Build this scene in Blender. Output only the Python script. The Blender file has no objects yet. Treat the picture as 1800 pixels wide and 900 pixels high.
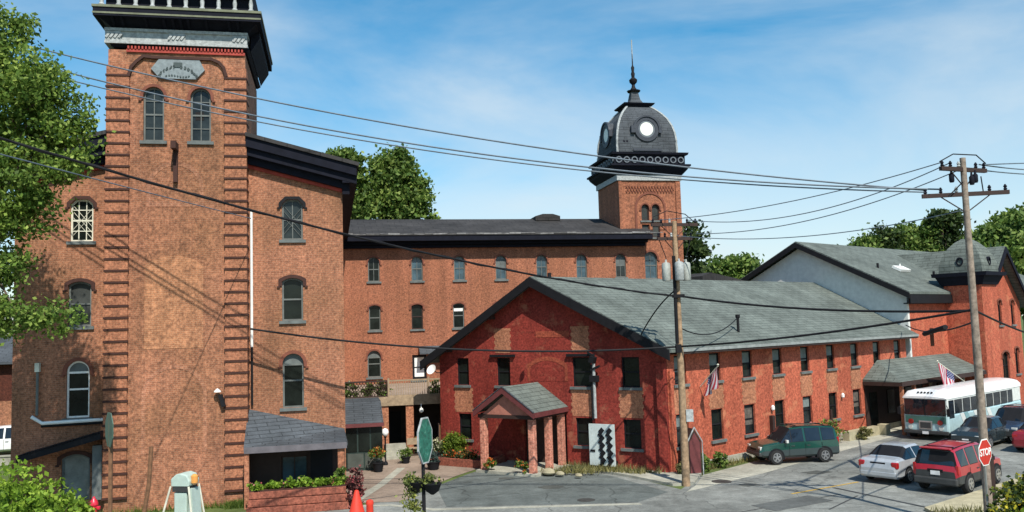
import bpy, math, random
import numpy as np
from mathutils import Matrix, Vector, Euler
from mathutils.geometry import tessellate_polygon
random.seed(7); rng = np.random.default_rng(7)
sc = bpy.context.scene
COL = sc.collection
PI = math.pi; R = math.radians

# ------------------------------------------------------------------ camera model
F_PX = 1500.0; PITCH = math.atan(125/1500); ROLL = 0.03; CAM_H = 6.8
cF = Vector((0, math.cos(PITCH), math.sin(PITCH)))
cU0 = Vector((0, -math.sin(PITCH), math.cos(PITCH))); cR0 = Vector((1, 0, 0))
cR = cR0*math.cos(ROLL) - cU0*math.sin(ROLL); cU = cU0*math.cos(ROLL) + cR0*math.sin(ROLL)
EYE = Vector((0, 0, CAM_H))
def ray(px, py): return cF*F_PX + cR*(px-900) + cU*(450-py)
def W(px, py, Y):
    d = ray(px, py); return EYE + d*(Y/d.y)
def G(px, py, z=0.0):
    d = ray(px, py); return EYE + d*((z-CAM_H)/d.z)
def at(px, Y, z=0.0):
    p = W(px, 575-.03*(px-900), Y); return Vector((p.x, p.y, z))
def atp(px, py, Y, z=0.0):
    p = W(px, py, Y); return Vector((p.x, p.y, z))
cam = bpy.data.cameras.new('camera'); camo = bpy.data.objects.new('camera', cam); COL.objects.link(camo)
cam.sensor_width = 36; cam.lens = 36*F_PX/1800; cam.clip_end = 3000; cam.clip_start = .1
camo.matrix_world = Matrix.Translation(EYE) @ Matrix((cR, cU, -cF)).transposed().to_4x4()
sc.camera = camo

def frame(x, y, a): return Matrix.Translation((x, y, 0)) @ Matrix.Rotation(R(a), 4, 'Z')
LF = frame(-7.2477, 36.5, 12)      # mill front
WF = frame(-9.8403, 60.0, 12)      # long wing
CX, CY = 6.85, 39.0
RF = frame(CX, CY, -33)            # red gable front
SF = frame(CX, CY, 40.8)           # red building street side

# ------------------------------------------------------------------ materials
MATS = {}
def nt(name):
    m = bpy.data.materials.new(name); m.use_nodes = True
    t = m.node_tree; b = t.nodes['Principled BSDF']
    return m, t, b
def lk(t, a, b): t.links.new(a, b)
def noise(t, scale, detail=4, rough=.6, vec=None):
    n = t.nodes.new('ShaderNodeTexNoise'); n.inputs['Scale'].default_value = scale
    n.inputs['Detail'].default_value = detail; n.inputs['Roughness'].default_value = rough
    if vec is not None: lk(t, vec, n.inputs['Vector'])
    return n.outputs['Fac']
def ramp(t, fac, stops):
    r = t.nodes.new('ShaderNodeValToRGB'); e = r.color_ramp.elements
    while len(e) < len(stops): e.new(.5)
    for i, (p, c) in enumerate(stops):
        e[i].position = p; e[i].color = (*c, 1) if len(c) == 3 else c
    lk(t, fac, r.inputs['Fac']); return r.outputs['Color']
def mix(t, a, b, fac, mode='MIX'):
    m = t.nodes.new('ShaderNodeMix'); m.data_type = 'RGBA'; m.blend_type = mode
    for sock, v in ((m.inputs[6], a), (m.inputs[7], b), (m.inputs[0], fac)):
        if hasattr(v, 'is_output'): lk(t, v, sock)
        elif isinstance(v, (int, float)): sock.default_value = v
        else: sock.default_value = (*v, 1)
    return m.outputs[2]
def bump(t, b, h, strength=.3, dist=.02):
    n = t.nodes.new('ShaderNodeBump'); n.inputs['Strength'].default_value = strength
    n.inputs['Distance'].default_value = dist; lk(t, h, n.inputs['Height']); lk(t, n.outputs['Normal'], b.inputs['Normal'])
def obvec(t): return t.nodes.new('ShaderNodeTexCoord').outputs['Object']
def plain(name, c, rough=.7, metal=0.0, var=.25, scale=3.0, spec=.4):
    if name in MATS: return MATS[name]
    m, t, b = nt(name)
    f = noise(t, scale, 6, .65, obvec(t))
    lo = tuple(x*(1-var) for x in c); hi = tuple(min(1, x*(1+var)) for x in c)
    lk(t, ramp(t, f, [(.3, lo), (.7, hi)]), b.inputs['Base Color'])
    b.inputs['Roughness'].default_value = rough; b.inputs['Metallic'].default_value = metal
    b.inputs['Specular IOR Level'].default_value = spec
    MATS[name] = m; return m
def brick(name, c1, c2, mort, stain=(.6, .6, .55), sfac=.5, wear=None, bw=.24, bh=.078):
    m, t, b = nt(name)
    uv = t.nodes.new('ShaderNodeTexCoord').outputs['UV']
    ov = obvec(t)
    br = t.nodes.new('ShaderNodeTexBrick'); lk(t, uv, br.inputs['Vector'])
    br.inputs['Scale'].default_value = 1; br.inputs['Brick Width'].default_value = bw; br.inputs['Row Height'].default_value = bh
    br.inputs['Mortar Size'].default_value = .011; br.inputs['Color1'].default_value = (*c1, 1); br.inputs['Color2'].default_value = (*c2, 1)
    br.inputs['Mortar'].default_value = (*mort, 1); br.inputs['Bias'].default_value = -.1
    # coarse blotches of differing brick
    f1 = noise(t, 4.5, 5, .8, ov)
    col = mix(t, br.outputs['Color'], ramp(t, f1, [(.30, tuple(x*.62 for x in c2)), (.5, c1), (.68, tuple(min(1, x*1.45) for x in c1))]), .6)
    f2 = noise(t, .28, 5, .6, ov)
    st = ramp(t, f2, [(.38, (1, 1, 1)), (.62, stain)])
    col = mix(t, col, st, sfac, 'MULTIPLY')
    f3 = noise(t, 9, 3, .8, ov)
    col = mix(t, col, ramp(t, f3, [(.36, (.66, .64, .62)), (.64, (1.36, 1.32, 1.25))]), .8, 'MULTIPLY')
    sm = t.nodes.new('ShaderNodeMapping'); lk(t, ov, sm.inputs['Vector']); sm.inputs['Scale'].default_value = (2.2, 2.2, .16)
    col = mix(t, col, ramp(t, noise(t, .7, 2, .5, sm.outputs['Vector']), [(.34, (.74, .74, .74)), (.6, (1.12, 1.1, 1.08))]), .6, 'MULTIPLY')
    if wear:
        f4 = noise(t, 1.1, 6, .7, ov)
        col = mix(t, col, wear, ramp(t, f4, [(.56, (0, 0, 0)), (.66, (.8, .8, .8))]))
    lk(t, col, b.inputs['Base Color']); b.inputs['Roughness'].default_value = .85
    b.inputs['Specular IOR Level'].default_value = .2
    bump(t, b, br.outputs['Fac'], .25, -.01)
    MATS[name] = m; return m
M_brick = brick('mill brick', (.345, .143, .083), (.225, .088, .052), (.36, .25, .18), (.62, .68, .6), .75)
M_brick2 = brick('wing brick', (.33, .118, .066), (.215, .072, .041), (.36, .24, .17), (.7, .72, .66), .6)
M_patch = brick('infill brick', (.39, .175, .095), (.27, .11, .06), (.42, .29, .2), (.75, .78, .7), .5)
M_quoin = brick('pier brick', (.36, .148, .086), (.25, .096, .058), (.34, .21, .13), (.66, .66, .6), .6)
M_red = brick('painted red brick', (.27, .045, .033), (.19, .028, .022), (.2, .035, .028), (.6, .5, .5), .7, wear=(.33, .12, .07))
M_redst = brick('street side red brick', (.42, .112, .066), (.31, .075, .045), (.42, .13, .08), (.8, .72, .68), .6, wear=(.50, .19, .10))
M_tan = brick('tan window bay brick', (.38, .16, .092), (.29, .10, .062), (.38, .22, .15), (.8, .8, .7), .5)
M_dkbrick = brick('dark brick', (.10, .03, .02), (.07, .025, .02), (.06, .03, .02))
M_groove = plain('dark stone course', (.05, .018, .012), .8)
M_hood = plain('terracotta hood', (.17, .055, .032), .8)
M_stone = plain('grey sill stone', (.12, .135, .13), .8)
M_frame = plain('grey green paint', (.12, .13, .12), .6)
M_cream = plain('cream paint', (.62, .60, .48), .6)
M_white = plain('white paint', (.8, .8, .76), .5, var=.1)
M_black = plain('black paint', (.010, .010, .012), .7, spec=.2)
M_navy = plain('dark cornice paint', (.008, .009, .016), .8, spec=.15)
M_frieze = plain('weathered frieze paint', (.33, .35, .345), .7, scale=8, var=.4)
M_dkwood = plain('dark brown wood', (.035, .018, .014), .7)
M_dkgreen = plain('dark green paint', (.02, .035, .03), .45)
M_redpaint = plain('oxblood trim', (.12, .03, .03), .6)
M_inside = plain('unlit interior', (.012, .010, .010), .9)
M_redden = plain('red dentil brick', (.34, .05, .035), .8)
def shingles(name, c, row=.28, var=.3):
    m, t, b = nt(name)
    ov = obvec(t)
    uv = t.nodes.new('ShaderNodeTexCoord').outputs['UV']
    br = t.nodes.new('ShaderNodeTexBrick'); lk(t, uv, br.inputs['Vector']); br.inputs['Scale'].default_value = 1
    br.inputs['Brick Width'].default_value = .9; br.inputs['Row Height'].default_value = row; br.inputs['Mortar Size'].default_value = .02
    br.inputs['Color1'].default_value = (*c, 1); br.inputs['Color2'].default_value = (*[x*.86 for x in c], 1)
    br.inputs['Mortar'].default_value = (*[x*.42 for x in c], 1)
    f = noise(t, .5, 6, .65, ov)
    col = mix(t, br.outputs['Color'], ramp(t, f, [(.3, (1-var,)*3), (.7, (1+var,)*3)]), 1, 'MULTIPLY')
    f2 = noise(t, 14, 3, .8, ov)
    col = mix(t, col, ramp(t, f2, [(.3, (.75,)*3), (.7, (1.2,)*3)]), .7, 'MULTIPLY')
    f3 = noise(t, 2.2, 5, .75, ov)
    col = mix(t, col, ramp(t, f3, [(.36, (.78, .78, .76)), (.62, (1.12, 1.12, 1.1))]), .8, 'MULTIPLY')
    lk(t, col, b.inputs['Base Color']); b.inputs['Roughness'].default_value = .9; b.inputs['Specular IOR Level'].default_value = .25
    MATS[name] = m; return m
M_roof = shingles('grey green shingles', (.135, .155, .14))
M_slate = shingles('grey slate', (.078, .088, .10), .22)
M_dkroof = shingles('dark tar roof', (.045, .042, .042), .9, .4)
def glass(name, c, rough=.06, spec=.6):
    m, t, b = nt(name)
    f = noise(t, 1.1, 4, .6, obvec(t))
    lk(t, ramp(t, f, [(.35, tuple(x*.5 for x in c)), (.65, tuple(x*1.5 for x in c))]), b.inputs['Base Color'])
    b.inputs['Roughness'].default_value = rough; b.inputs['Specular IOR Level'].default_value = spec
    f2 = noise(t, 3.0, 2, .5, obvec(t)); bump(t, b, f2, .08, .05)
    MATS[name] = m; return m
M_glass = glass('dark window glass', (.009, .012, .010), .2, .22)
M_glassm = glass('greyed window glass', (.022, .028, .028), .15, .3)
M_glassb = glass('pale window glass', (.045, .08, .10), .15, .4)
M_screen = glass('window screen', (.035, .038, .035), .5, .3)
M_carglass = glass('car glass', (.01, .013, .018), .04, .7)
def paint(name, c, rough=.3, metal=0.0, coat=.6):
    m, t, b = nt(name)
    f = noise(t, 4, 4, .6, obvec(t))
    lk(t, ramp(t, f, [(.3, tuple(x*.86 for x in c)), (.7, tuple(min(1, x*1.08) for x in c))]), b.inputs['Base Color'])
    b.inputs['Roughness'].default_value = rough; b.inputs['Metallic'].default_value = metal
    b.inputs['Coat Weight'].default_value = coat; b.inputs['Coat Roughness'].default_value = .08
    MATS[name] = m; return m
def leafmat(name, c, c2, trans=.35):
    m, t, b = nt(name)
    g = t.nodes.new('ShaderNodeNewGeometry').outputs['Random Per Island']
    f = noise(t, .8, 3, .6, obvec(t))
    a = ramp(t, g, [(0, tuple(x*.6 for x in c)), (.5, c), (1, c2)])
    col = mix(t, a, ramp(t, f, [(.35, (.6, .65, .6)), (.65, (1.3, 1.2, 1.0))]), .8, 'MULTIPLY')
    lk(t, col, b.inputs['Base Color']); b.inputs['Roughness'].default_value = .6; b.inputs['Specular IOR Level'].default_value = .25
    tr = t.nodes.new('ShaderNodeBsdfTranslucent'); lk(t, col, tr.inputs['Color'])
    ms = t.nodes.new('ShaderNodeMixShader'); ms.inputs[0].default_value = trans
    lk(t, b.outputs[0], ms.inputs[1]); lk(t, tr.outputs[0], ms.inputs[2])
    lk(t, ms.outputs[0], t.nodes['Material Output'].inputs['Surface'])
    MATS[name] = m; return m
M_leaf1 = leafmat('broad leaf', (.12, .21, .035), (.32, .42, .10))
M_leaf2 = leafmat('far leaf', (.10, .18, .035), (.25, .33, .09))
M_leafm = leafmat('mid leaf', (.10, .18, .035), (.28, .36, .10))
M_leaf3 = leafmat('bright shrub leaf', (.17, .30, .03), (.36, .50, .07))
M_leafd = leafmat('dark leaf', (.045, .08, .025), (.09, .13, .04))
M_leafy = leafmat('yellow bloom leaf', (.20, .24, .03), (.75, .62, .05))
M_pet_o = leafmat('orange petals', (.7, .14, .03), (.85, .35, .1))
M_pet_p = leafmat('pink petals', (.55, .12, .14), (.8, .4, .4))
M_pet_w = leafmat('cream petals', (.6, .58, .4), (.8, .78, .6))
M_grass = leafmat('grass blade', (.10, .17, .03), (.2, .26, .06))
M_weed = leafmat('dry weed', (.20, .20, .08), (.40, .36, .17))
M_bark = plain('bark', (.10, .07, .05), .9)
M_pole = plain('pole wood', (.30, .20, .12), .9, var=.45, scale=6)
M_poled = plain('weathered pole wood', (.24, .19, .15), .9, var=.5, scale=6)
def ground(name, c, scales=((.35, .25), (3, .2), (40, .2)), rough=.95, cracks=False):
    m, t, b = nt(name); ov = obvec(t); col = None
    base = ramp(t, noise(t, .12, 5, .6, ov), [(.3, tuple(x*.8 for x in c)), (.7, tuple(x*1.2 for x in c))])
    col = base
    for s, v in scales:
        col = mix(t, col, ramp(t, noise(t, s, 4, .7, ov), [(.3, (1-v,)*3), (.7, (1+v,)*3)]), 1, 'MULTIPLY')
    if cracks:
        vo = t.nodes.new('ShaderNodeTexVoronoi'); vo.feature = 'DISTANCE_TO_EDGE'; vo.inputs['Scale'].default_value = .22
        wv = t.nodes.new('ShaderNodeTexNoise'); wv.inputs['Scale'].default_value = .8; lk(t, ov, wv.inputs['Vector'])
        ad = t.nodes.new('ShaderNodeVectorMath'); ad.operation = 'MULTIPLY_ADD'; lk(t, wv.outputs['Color'], ad.inputs[0]); ad.inputs[1].default_value = (1.2, 1.2, 0); lk(t, ov, ad.inputs[2])
        lk(t, ad.outputs[0], vo.inputs['Vector'])
        col = mix(t, col, ramp(t, vo.outputs['Distance'], [(.0, (.45,)*3), (.009, (1,)*3)]), .8, 'MULTIPLY')
    lk(t, col, b.inputs['Base Color']); b.inputs['Roughness'].default_value = rough; b.inputs['Specular IOR Level'].default_value = .2
    bump(t, b, noise(t, 60, 3, .7, ov), .3, .01)
    MATS[name] = m; return m
M_asph = ground('asphalt', (.19, .195, .178), scales=((.3, .35), (1.6, .25), (9, .2), (60, .25)), cracks=True)
M_lot = ground('fresh asphalt', (.115, .128, .12), scales=((.3, .3), (1.6, .22), (9, .15), (60, .25)), cracks=True)
M_conc = ground('concrete', (.34, .33, .27))
M_patio = ground('patio pavers', (.26, .20, .155))
M_earth = ground('turf', (.09, .12, .035))
M_sand = ground('sandy verge', (.36, .32, .21))
M_tire = plain('rubber', (.015, .015, .015), .8)
M_rim = plain('alloy', (.5, .5, .5), .35, .8)
M_chrome = plain('plate white', (.7, .7, .7), .5)
M_tail = paint('tail lamp red', (.35, .01, .012), .2)
M_lamp = paint('head lamp glass', (.6, .62, .58), .15)
M_dkplastic = plain('dark bumper plastic', (.04, .042, .042), .55)

# ------------------------------------------------------------------ mesh builder
class MB:
    def __init__(s, M=None): s.v = []; s.f = []; s.m = []; s.M = M
    def add(s, vs, fs, m=0):
        o = len(s.v)
        for p in vs:
            p = Vector(p)
            if s.M is not None: p = s.M @ p
            s.v.append(p)
        for f in fs: s.f.append([i+o for i in f]); s.m.append(m)
    def box(s, x0, x1, y0, y1, z0, z1, m=0):
        v = [(x, y, z) for z in (z0, z1) for y in (y0, y1) for x in (x0, x1)]
        s.add(v, [(0, 2, 3, 1), (4, 5, 7, 6), (0, 1, 5, 4), (2, 6, 7, 3), (0, 4, 6, 2), (1, 3, 7, 5)], m)
    def obox(s, c, sz, rot=(0, 0, 0), m=0):
        T = Matrix.Translation(c) @ Euler(rot).to_matrix().to_4x4()
        v = [T @ Vector((sx*sz[0]/2, sy*sz[1]/2, q*sz[2]/2)) for q in (-1, 1) for sy in (-1, 1) for sx in (-1, 1)]
        s.add(v, [(0, 2, 3, 1), (4, 5, 7, 6), (0, 1, 5, 4), (2, 6, 7, 3), (0, 4, 6, 2), (1, 3, 7, 5)], m)
    def prism(s, polys, y0, y1, m=0, axis='y'):
        """polys = [outer, hole, ...] in (a, b); extruded along axis"""
        if not isinstance(polys[0][0], (list, tuple)): polys = [polys]
        def P(a, b, c):
            return (a, c, b) if axis == 'y' else ((c, a, b) if axis == 'x' else (a, b, c))
        tri = tessellate_polygon([[Vector((a, b, 0)) for a, b in p] for p in polys])
        flat = [q for p in polys for q in p]; n = len(flat)
        v = [P(a, b, y0) for a, b in flat] + [P(a, b, y1) for a, b in flat]
        fs = [tuple(t) for t in tri] + [tuple(i+n for i in reversed(t)) for t in tri]
        k = 0
        for p in polys:
            L = len(p)
            for i in range(L):
                a = k+i; b = k+(i+1) % L; fs.append((a, b, b+n, a+n))
            k += L
        s.add(v, fs, m)
    def tube(s, pts, r, n=8, m=0, cap=True):
        pts = [Vector(p) for p in pts]; rs = r if isinstance(r, (list, tuple)) else [r]*len(pts)
        vs = []; up = Vector((0, 0, 1))
        for i, p in enumerate(pts):
            d = (pts[min(i+1, len(pts)-1)] - pts[max(i-1, 0)]).normalized()
            u = d.cross(up)
            if u.length < .05: u = d.cross(Vector((1, 0, 0)))
            u.normalize(); w = u.cross(d)
            for k in range(n):
                a = 2*PI*k/n; vs.append(p + (u*math.cos(a) + w*math.sin(a))*rs[i])
        fs = [(i*n+k, i*n+(k+1) % n, (i+1)*n+(k+1) % n, (i+1)*n+k) for i in range(len(pts)-1) for k in range(n)]
        if cap: fs += [tuple(range(n))[::-1], tuple((len(pts)-1)*n+k for k in range(n))]
        s.add(vs, fs, m)
    def lathe(s, prof, c=(0, 0, 0), n=16, m=0, sq=False):
        c = Vector(c); vs = []
        for r, z in prof:
            for k in range(n):
                a = 2*PI*(k+.5)/n
                q = 1/max(abs(math.cos(a)), abs(math.sin(a))) if sq else 1
                vs.append(c + Vector((r*q*math.cos(a), r*q*math.sin(a), z)))
        L = len(prof)
        fs = [(i*n+k, i*n+(k+1) % n, (i+1)*n+(k+1) % n, (i+1)*n+k) for i in range(L-1) for k in range(n)]
        fs += [tuple(range(n))[::-1], tuple((L-1)*n+k for k in range(n))]
        s.add(vs, fs, m)
    def disc_y(s, c, r, y0, y1, n=24, m=0, r_in=0):
        o = [(c[0]+r*math.cos(2*PI*k/n), c[1]+r*math.sin(2*PI*k/n)) for k in range(n)]
        if r_in: s.prism([o, [(c[0]+r_in*math.cos(2*PI*k/n), c[1]+r_in*math.sin(2*PI*k/n)) for k in range(n)]], y0, y1, m)
        else: s.prism([o], y0, y1, m)
    def build(s, name, mats, parent=None, smooth=False, bev=0):
        me = bpy.data.meshes.new(name)
        me.from_pydata([tuple(p) for p in s.v], [], s.f)
        if not isinstance(mats, (list, tuple)): mats = [mats]
        for m in mats: me.materials.append(m)
        me.polygons.foreach_set('material_index', s.m)
        import bmesh
        bm = bmesh.new(); bm.from_mesh(me); bmesh.ops.recalc_face_normals(bm, faces=bm.faces); bm.to_mesh(me); bm.free()
        uvl = me.uv_layers.new(name='UVMap')
        for p in me.polygons:
            n = p.normal
            if abs(n.z) > .92: T = None
            else:
                T = Vector((-n.y, n.x, 0)).normalized()
                # keep the direction stable so courses run on round corners
                if T.x < 0 or (abs(T.x) < 1e-6 and T.y < 0): T = -T
                B = n.cross(T).normalized()
                if B.z < 0: B = -B
            for li in p.loop_indices:
                co = me.vertices[me.loops[li].vertex_index].co
                uvl.data[li].uv = (co.x, co.y) if T is None else (co.dot(T), co.dot(B))
        if smooth:
            me.polygons.foreach_set('use_smooth', [True]*len(me.polygons))
            try: me.set_sharp_from_angle(angle=R(40))
            except Exception: pass
        me.update()
        o = bpy.data.objects.new(name, me); COL.objects.link(o)
        if parent is not None: o.parent = parent
        if bev:
            md = o.modifiers.new('bevel', 'BEVEL'); md.width = bev; md.segments = 2; md.limit_method = 'ANGLE'; md.angle_limit = R(35)
        return o
def tag(o, label=None, cat=None, group=None, kind=None):
    if label: o['label'] = label
    if cat: o['category'] = cat
    if group: o['group'] = group
    if kind: o['kind'] = kind
    return o
def thing(name, label, cat, M=None, loc=None, rotz=0, group=None):
    o = bpy.data.objects.new(name, None); COL.objects.link(o); o.empty_display_size = .3
    if M is not None: o.matrix_world = M
    else: o.location = loc or (0, 0, 0); o.rotation_euler = (0, 0, rotz)
    return tag(o, label, cat, group)
def copy_tree(o, parent=None):
    c = o.copy(); COL.objects.link(c)
    if parent: c.parent = parent
    for ch in list(o.children): copy_tree(ch, c)
    return c
def structure(name, mb, m): return tag(mb.build(name, m), kind='structure')

# ------------------------------------------------------------------ windows
def outline(xc, z0, w, h, top, g=0.0):
    """closed opening outline, grown by g"""
    x0, x1 = xc-w/2-g, xc+w/2+g; zb = z0-g; zt = z0+h+g; W2 = (x1-x0)
    pts = [(x0, zb), (x1, zb)]
    if top == 'flat': pts += [(x1, zt), (x0, zt)]
    elif top == 'clip':
        c = W2*.24; pts += [(x1, zt-c), (x1-c, zt), (x0+c, zt), (x0, zt-c)]
    else:
        rise = W2/2 if top == 'round' else W2*.17
        rad = (rise*rise+W2*W2/4)/(2*rise); cz = zt-rad; a0 = math.asin(min(1, W2/2/rad)); n = 12
        for k in range(n+1):
            a = a0-2*a0*k/n; pts.append((xc+rad*math.sin(a), cz+rad*math.cos(a)))
    return pts
def window(parent, xc, z0, w, h, top='flat', frame=None, gl=None, bars=(1, 1), sill=M_stone, hood=M_hood, ht=.14, y=0.0, T=None,
           lattice=False, fan=False, arch_drop=.12, fw=.07, name='window', blind=None, sash=True):
    frame = frame or M_frame; gl = gl or M_glass
    fo = outline(xc, z0, w, h, top); fi = outline(xc, z0+fw, w-2*fw, h-2*fw, top)
    mb = MB(T); mb.prism([fo, fi], y+.10, y+.20)
    wo = mb.build(name, frame, parent)
    g = MB(T); g.prism([outline(xc, z0+.01, w-.02, h-.02, top)], y+.165, y+.19); g.build('pane', gl, wo)
    b = MB(T); nx, nz = bars
    if sash:
        for i in range(1, nx+1):
            x = xc-w/2+w*i/(nx+1); b.box(x-.018, x+.018, y+.13, y+.168, z0+.03, z0+h-.06)
        for k in range(1, nz+1):
            z = z0+h*k/(nz+1); t = .035 if k == (nz+1)//2 else .018
            b.box(xc-w/2+.03, xc+w/2-.03, y+.125, y+.168, z-t, z+t)
        if b.v: b.build('sash_bar', frame, wo)
    if lattice:
        l = MB(T)
        nn = 7
        for k in range(-nn, nn*2):
            for sgn in (1, -1):
                xa = xc-w/2+fw; xb = xc+w/2-fw; za = z0+h*k/nn; zb2 = za+sgn*(xb-xa)*1.2
                if min(za, zb2) < z0+fw or max(za, zb2) > z0+h-.18: continue
                l.tube([(xa, y+.13, za), (xb, y+.13, zb2)], .012, 4)
        if l.v: l.build('lattice', frame, wo)
    if fan:
        f = MB(T); zf = z0+h-w/2-.02; f.prism([[p for p in outline(xc, z0+fw, w-2*fw, h-2*fw, top) if p[1] >= zf] ], y+.12, y+.16); f.build('fanlight', M_stone, wo)
        f = MB(T); f.box(xc-w/2+.02, xc+w/2-.02, y+.09, y+.15, zf-.05, zf+.03); f.build('transom', frame, wo)
    if blind:
        f = MB(T); f.box(xc-w/2+fw, xc+w/2-fw, y+.15, y+.163, z0+h*blind[0], z0+h*blind[1]); f.build('blind', blind[2], wo)
    if sill is not None:
        s = MB(T); s.box(xc-w/2-.12, xc+w/2+.12, y-.10, y+.10, z0-.13, z0-.002); s.build('sill', sill, wo)
    if hood is not None:
        zs = z0+h-(w/2 if top == 'round' else w*.25)-arch_drop
        A = [p for p in outline(xc, z0, w, h, top, .004) if p[1] >= zs+.02][::1]
        B = [p for p in outline(xc, z0, w, h, top, ht) if p[1] >= zs+.02]
        A = [(xc+w/2+.004, zs)]+A+[(xc-w/2-.004, zs)]; B = [(xc+w/2+ht, zs)]+B+[(xc-w/2-ht, zs)]
        hm = MB(T); hm.prism([A+B[::-1]], y-.06, y-.003)
        for sg in (-1, 1): hm.box(xc+sg*(w/2+ht)-.06, xc+sg*(w/2+ht)+.06, y-.08, y-.003, zs-.07, zs-.002)
        hm.build('hood_mould', hood, wo)
    return fo

# ------------------------------------------------------------------ foliage
def leaves_mesh(name, centers, sizes, mat, parent=None, flat=.0, long=1.6):
    n = len(centers)
    a = rng.normal(size=(n, 3)); a[:, 2] *= (1-flat); a /= np.linalg.norm(a, axis=1)[:, None]
    b = rng.normal(size=(n, 3)); b -= (a*b).sum(1)[:, None]*a; b /= np.linalg.norm(b, axis=1)[:, None]
    s = sizes[:, None]
    v = np.empty((n, 4, 3)); v[:, 0] = centers-a*s*long/2; v[:, 1] = centers+b*s/2; v[:, 2] = centers+a*s*long/2; v[:, 3] = centers-b*s/2
    me = bpy.data.meshes.new(name); me.vertices.add(n*4); me.loops.add(n*4); me.polygons.add(n)
    me.vertices.foreach_set('co', v.reshape(-1)); me.loops.foreach_set('vertex_index', np.arange(n*4))
    me.polygons.foreach_set('loop_start', np.arange(n)*4); me.polygons.foreach_set('loop_total', np.full(n, 4))
    me.materials.append(mat); me.update(calc_edges=True); me.validate()
    o = bpy.data.objects.new(name, me); COL.objects.link(o)
    if parent: o.parent = parent
    return o
def blob_points(blobs, nclump, per, spread, shell=.55):
    """blobs: (cx,cy,cz,rx,ry,rz); leaf points gathered in clumps near each blob's surface"""
    vol = np.array([b[3]*b[4]*b[5] for b in blobs])**(2/3); vol = vol/vol.sum(); pts = []; cl = []
    for b, f in zip(blobs, vol):
        k = max(3, int(nclump*f))
        d = rng.normal(size=(k, 3)); d /= np.linalg.norm(d, axis=1)[:, None]
        rad = shell+(1-shell)*rng.random(k)**.6
        c = np.array(b[:3])+d*rad[:, None]*np.array(b[3:]); cl.append(c)
        sp = spread*(.6+.8*rng.random(k))
        p = c[:, None, :]+rng.normal(size=(k, per, 3))*np.array([1, 1, .62])*sp[:, None, None]*.5
        pts.append(p.reshape(-1, 3))
    return np.concatenate(pts), np.concatenate(cl)
def tree(name, label, cat, base, blobs, nclump=200, per=60, spread=.9, leaf=.22, mat=None, tr=.25, group=None, limbs=14, trunk_top=None, lean=None):
    base = Vector(base); mat = mat or M_leaf1
    t = thing(name, label, cat, loc=base, group=group)
    lb = [(b[0]-base.x, b[1]-base.y, b[2]-base.z, *b[3:]) for b in blobs]
    P, Cc = blob_points(lb, nclump, per, spread)
    leaves_mesh('crown', P, leaf*(.6+.8*rng.random(len(P))), mat, t)
    m = MB(); big = max(lb, key=lambda b: b[3]*b[5]); top = Vector(trunk_top) - base if trunk_top else Vector((big[0]*.7, big[1]*.7, big[2]*.92))
    mid = Vector((top.x*.3, top.y*.3, top.z*.55)); pts = [Vector((0, 0, -.1)), Vector((0, 0, top.z*.2)), mid, top]
    m.tube(pts, [tr*1.3, tr, tr*.75, tr*.4], 10)
    idx = rng.choice(len(Cc), min(limbs, len(Cc)), replace=False)
    for i in idx:
        q = Vector(Cc[i]); s = mid.lerp(top, random.random()); k = s.lerp(q, .5)+Vector((0, 0, .12*(q-s).length))
        m.tube([s, k, q], [tr*.38, tr*.22, tr*.06], 6)
    m.build('trunk', M_bark, t, smooth=True)
    return t
def shrub(name, label, cat, base, blobs, n=1500, leaf=.1, mat=None, group=None, flowers=None, stems=True):
    base = Vector(base); t = thing(name, label, cat, loc=base, group=group)
    P, Cc = blob_points(blobs, max(8, n//30), 30, .35*blobs[0][3], .3)
    P[:, 2] = np.maximum(P[:, 2], .02)
    leaves_mesh('foliage', P, leaf*(.6+.8*rng.random(len(P))), mat or M_leaf3, t)
    if flowers:
        fm, k, s = flowers; idx = rng.choice(len(P), min(k, len(P)), replace=False); Q = P[idx].copy(); Q[:, 2] += .04
        Q = np.repeat(Q, 3, axis=0)+rng.normal(size=(len(Q)*3, 3))*s*.3
        leaves_mesh('blossom', Q, np.full(len(Q), s), fm, t, long=1.0)
    if stems:
        m = MB()
        for i in range(6):
            c = Cc[rng.integers(len(Cc))]; m.tube([(c[0]*.15, c[1]*.15, 0), (c[0]*.5, c[1]*.5, c[2]*.6), tuple(c)], [.02, .015, .006], 5)
        m.build('stem', M_bark, t)
    return t

# ================================================================== GROUND
def sheet(name, pts, z, mat, thick=None):
    mb = MB()
    if thick: mb.prism([[(p[0], p[1]) for p in pts]], z-thick, z, axis='z')
    else:
        tri = tessellate_polygon([[Vector((p[0], p[1], 0)) for p in pts]])
        mb.add([(p[0], p[1], z) for p in pts], [tuple(t) for t in tri])
    return structure(name, mb, mat)
sheet('ground', [(-900, -200), (900, -200), (900, 1500), (-900, 1500)], 0, M_earth)
sheet('road', [(-14, 34.2), (-6.2, 34.2), (-4.2, 36.4), (-.4, 44.5), (2, 44.5), (6.6, 35.5), (8.2, 38.6), (60, 84), (90, 80), (60, 40), (19.9, 34.0), (14.3, 30.0), (13, 20), (12, -10), (-30, -10), (-30, 34.2)], .004, M_asph)
sheet('parking_lot', [(-2.8, 33.4), (-3.6, 37.8), (-2.4, 40.6), (-.8, 43.6), (1.6, 42.6), (4.2, 39.0), (6.0, 35.0), (4.5, 33.2)], .009, M_lot)
sheet('patio', [(-7.3, 34.6), (-8.6, 36.6), (-9.2, 47.5), (-4.0, 49.0), (-3.3, 46.0), (-.9, 44.2), (-2.9, 40.2), (-4.1, 37.2), (-4.6, 34.7)], .016, M_patio)
sheet('patio_path', [(-6.9, 34.9), (-6.3, 38.6), (-6.0, 43.0), (-5.6, 43.0), (-5.9, 38.6), (-6.4, 34.9)], .021, M_conc)
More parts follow.
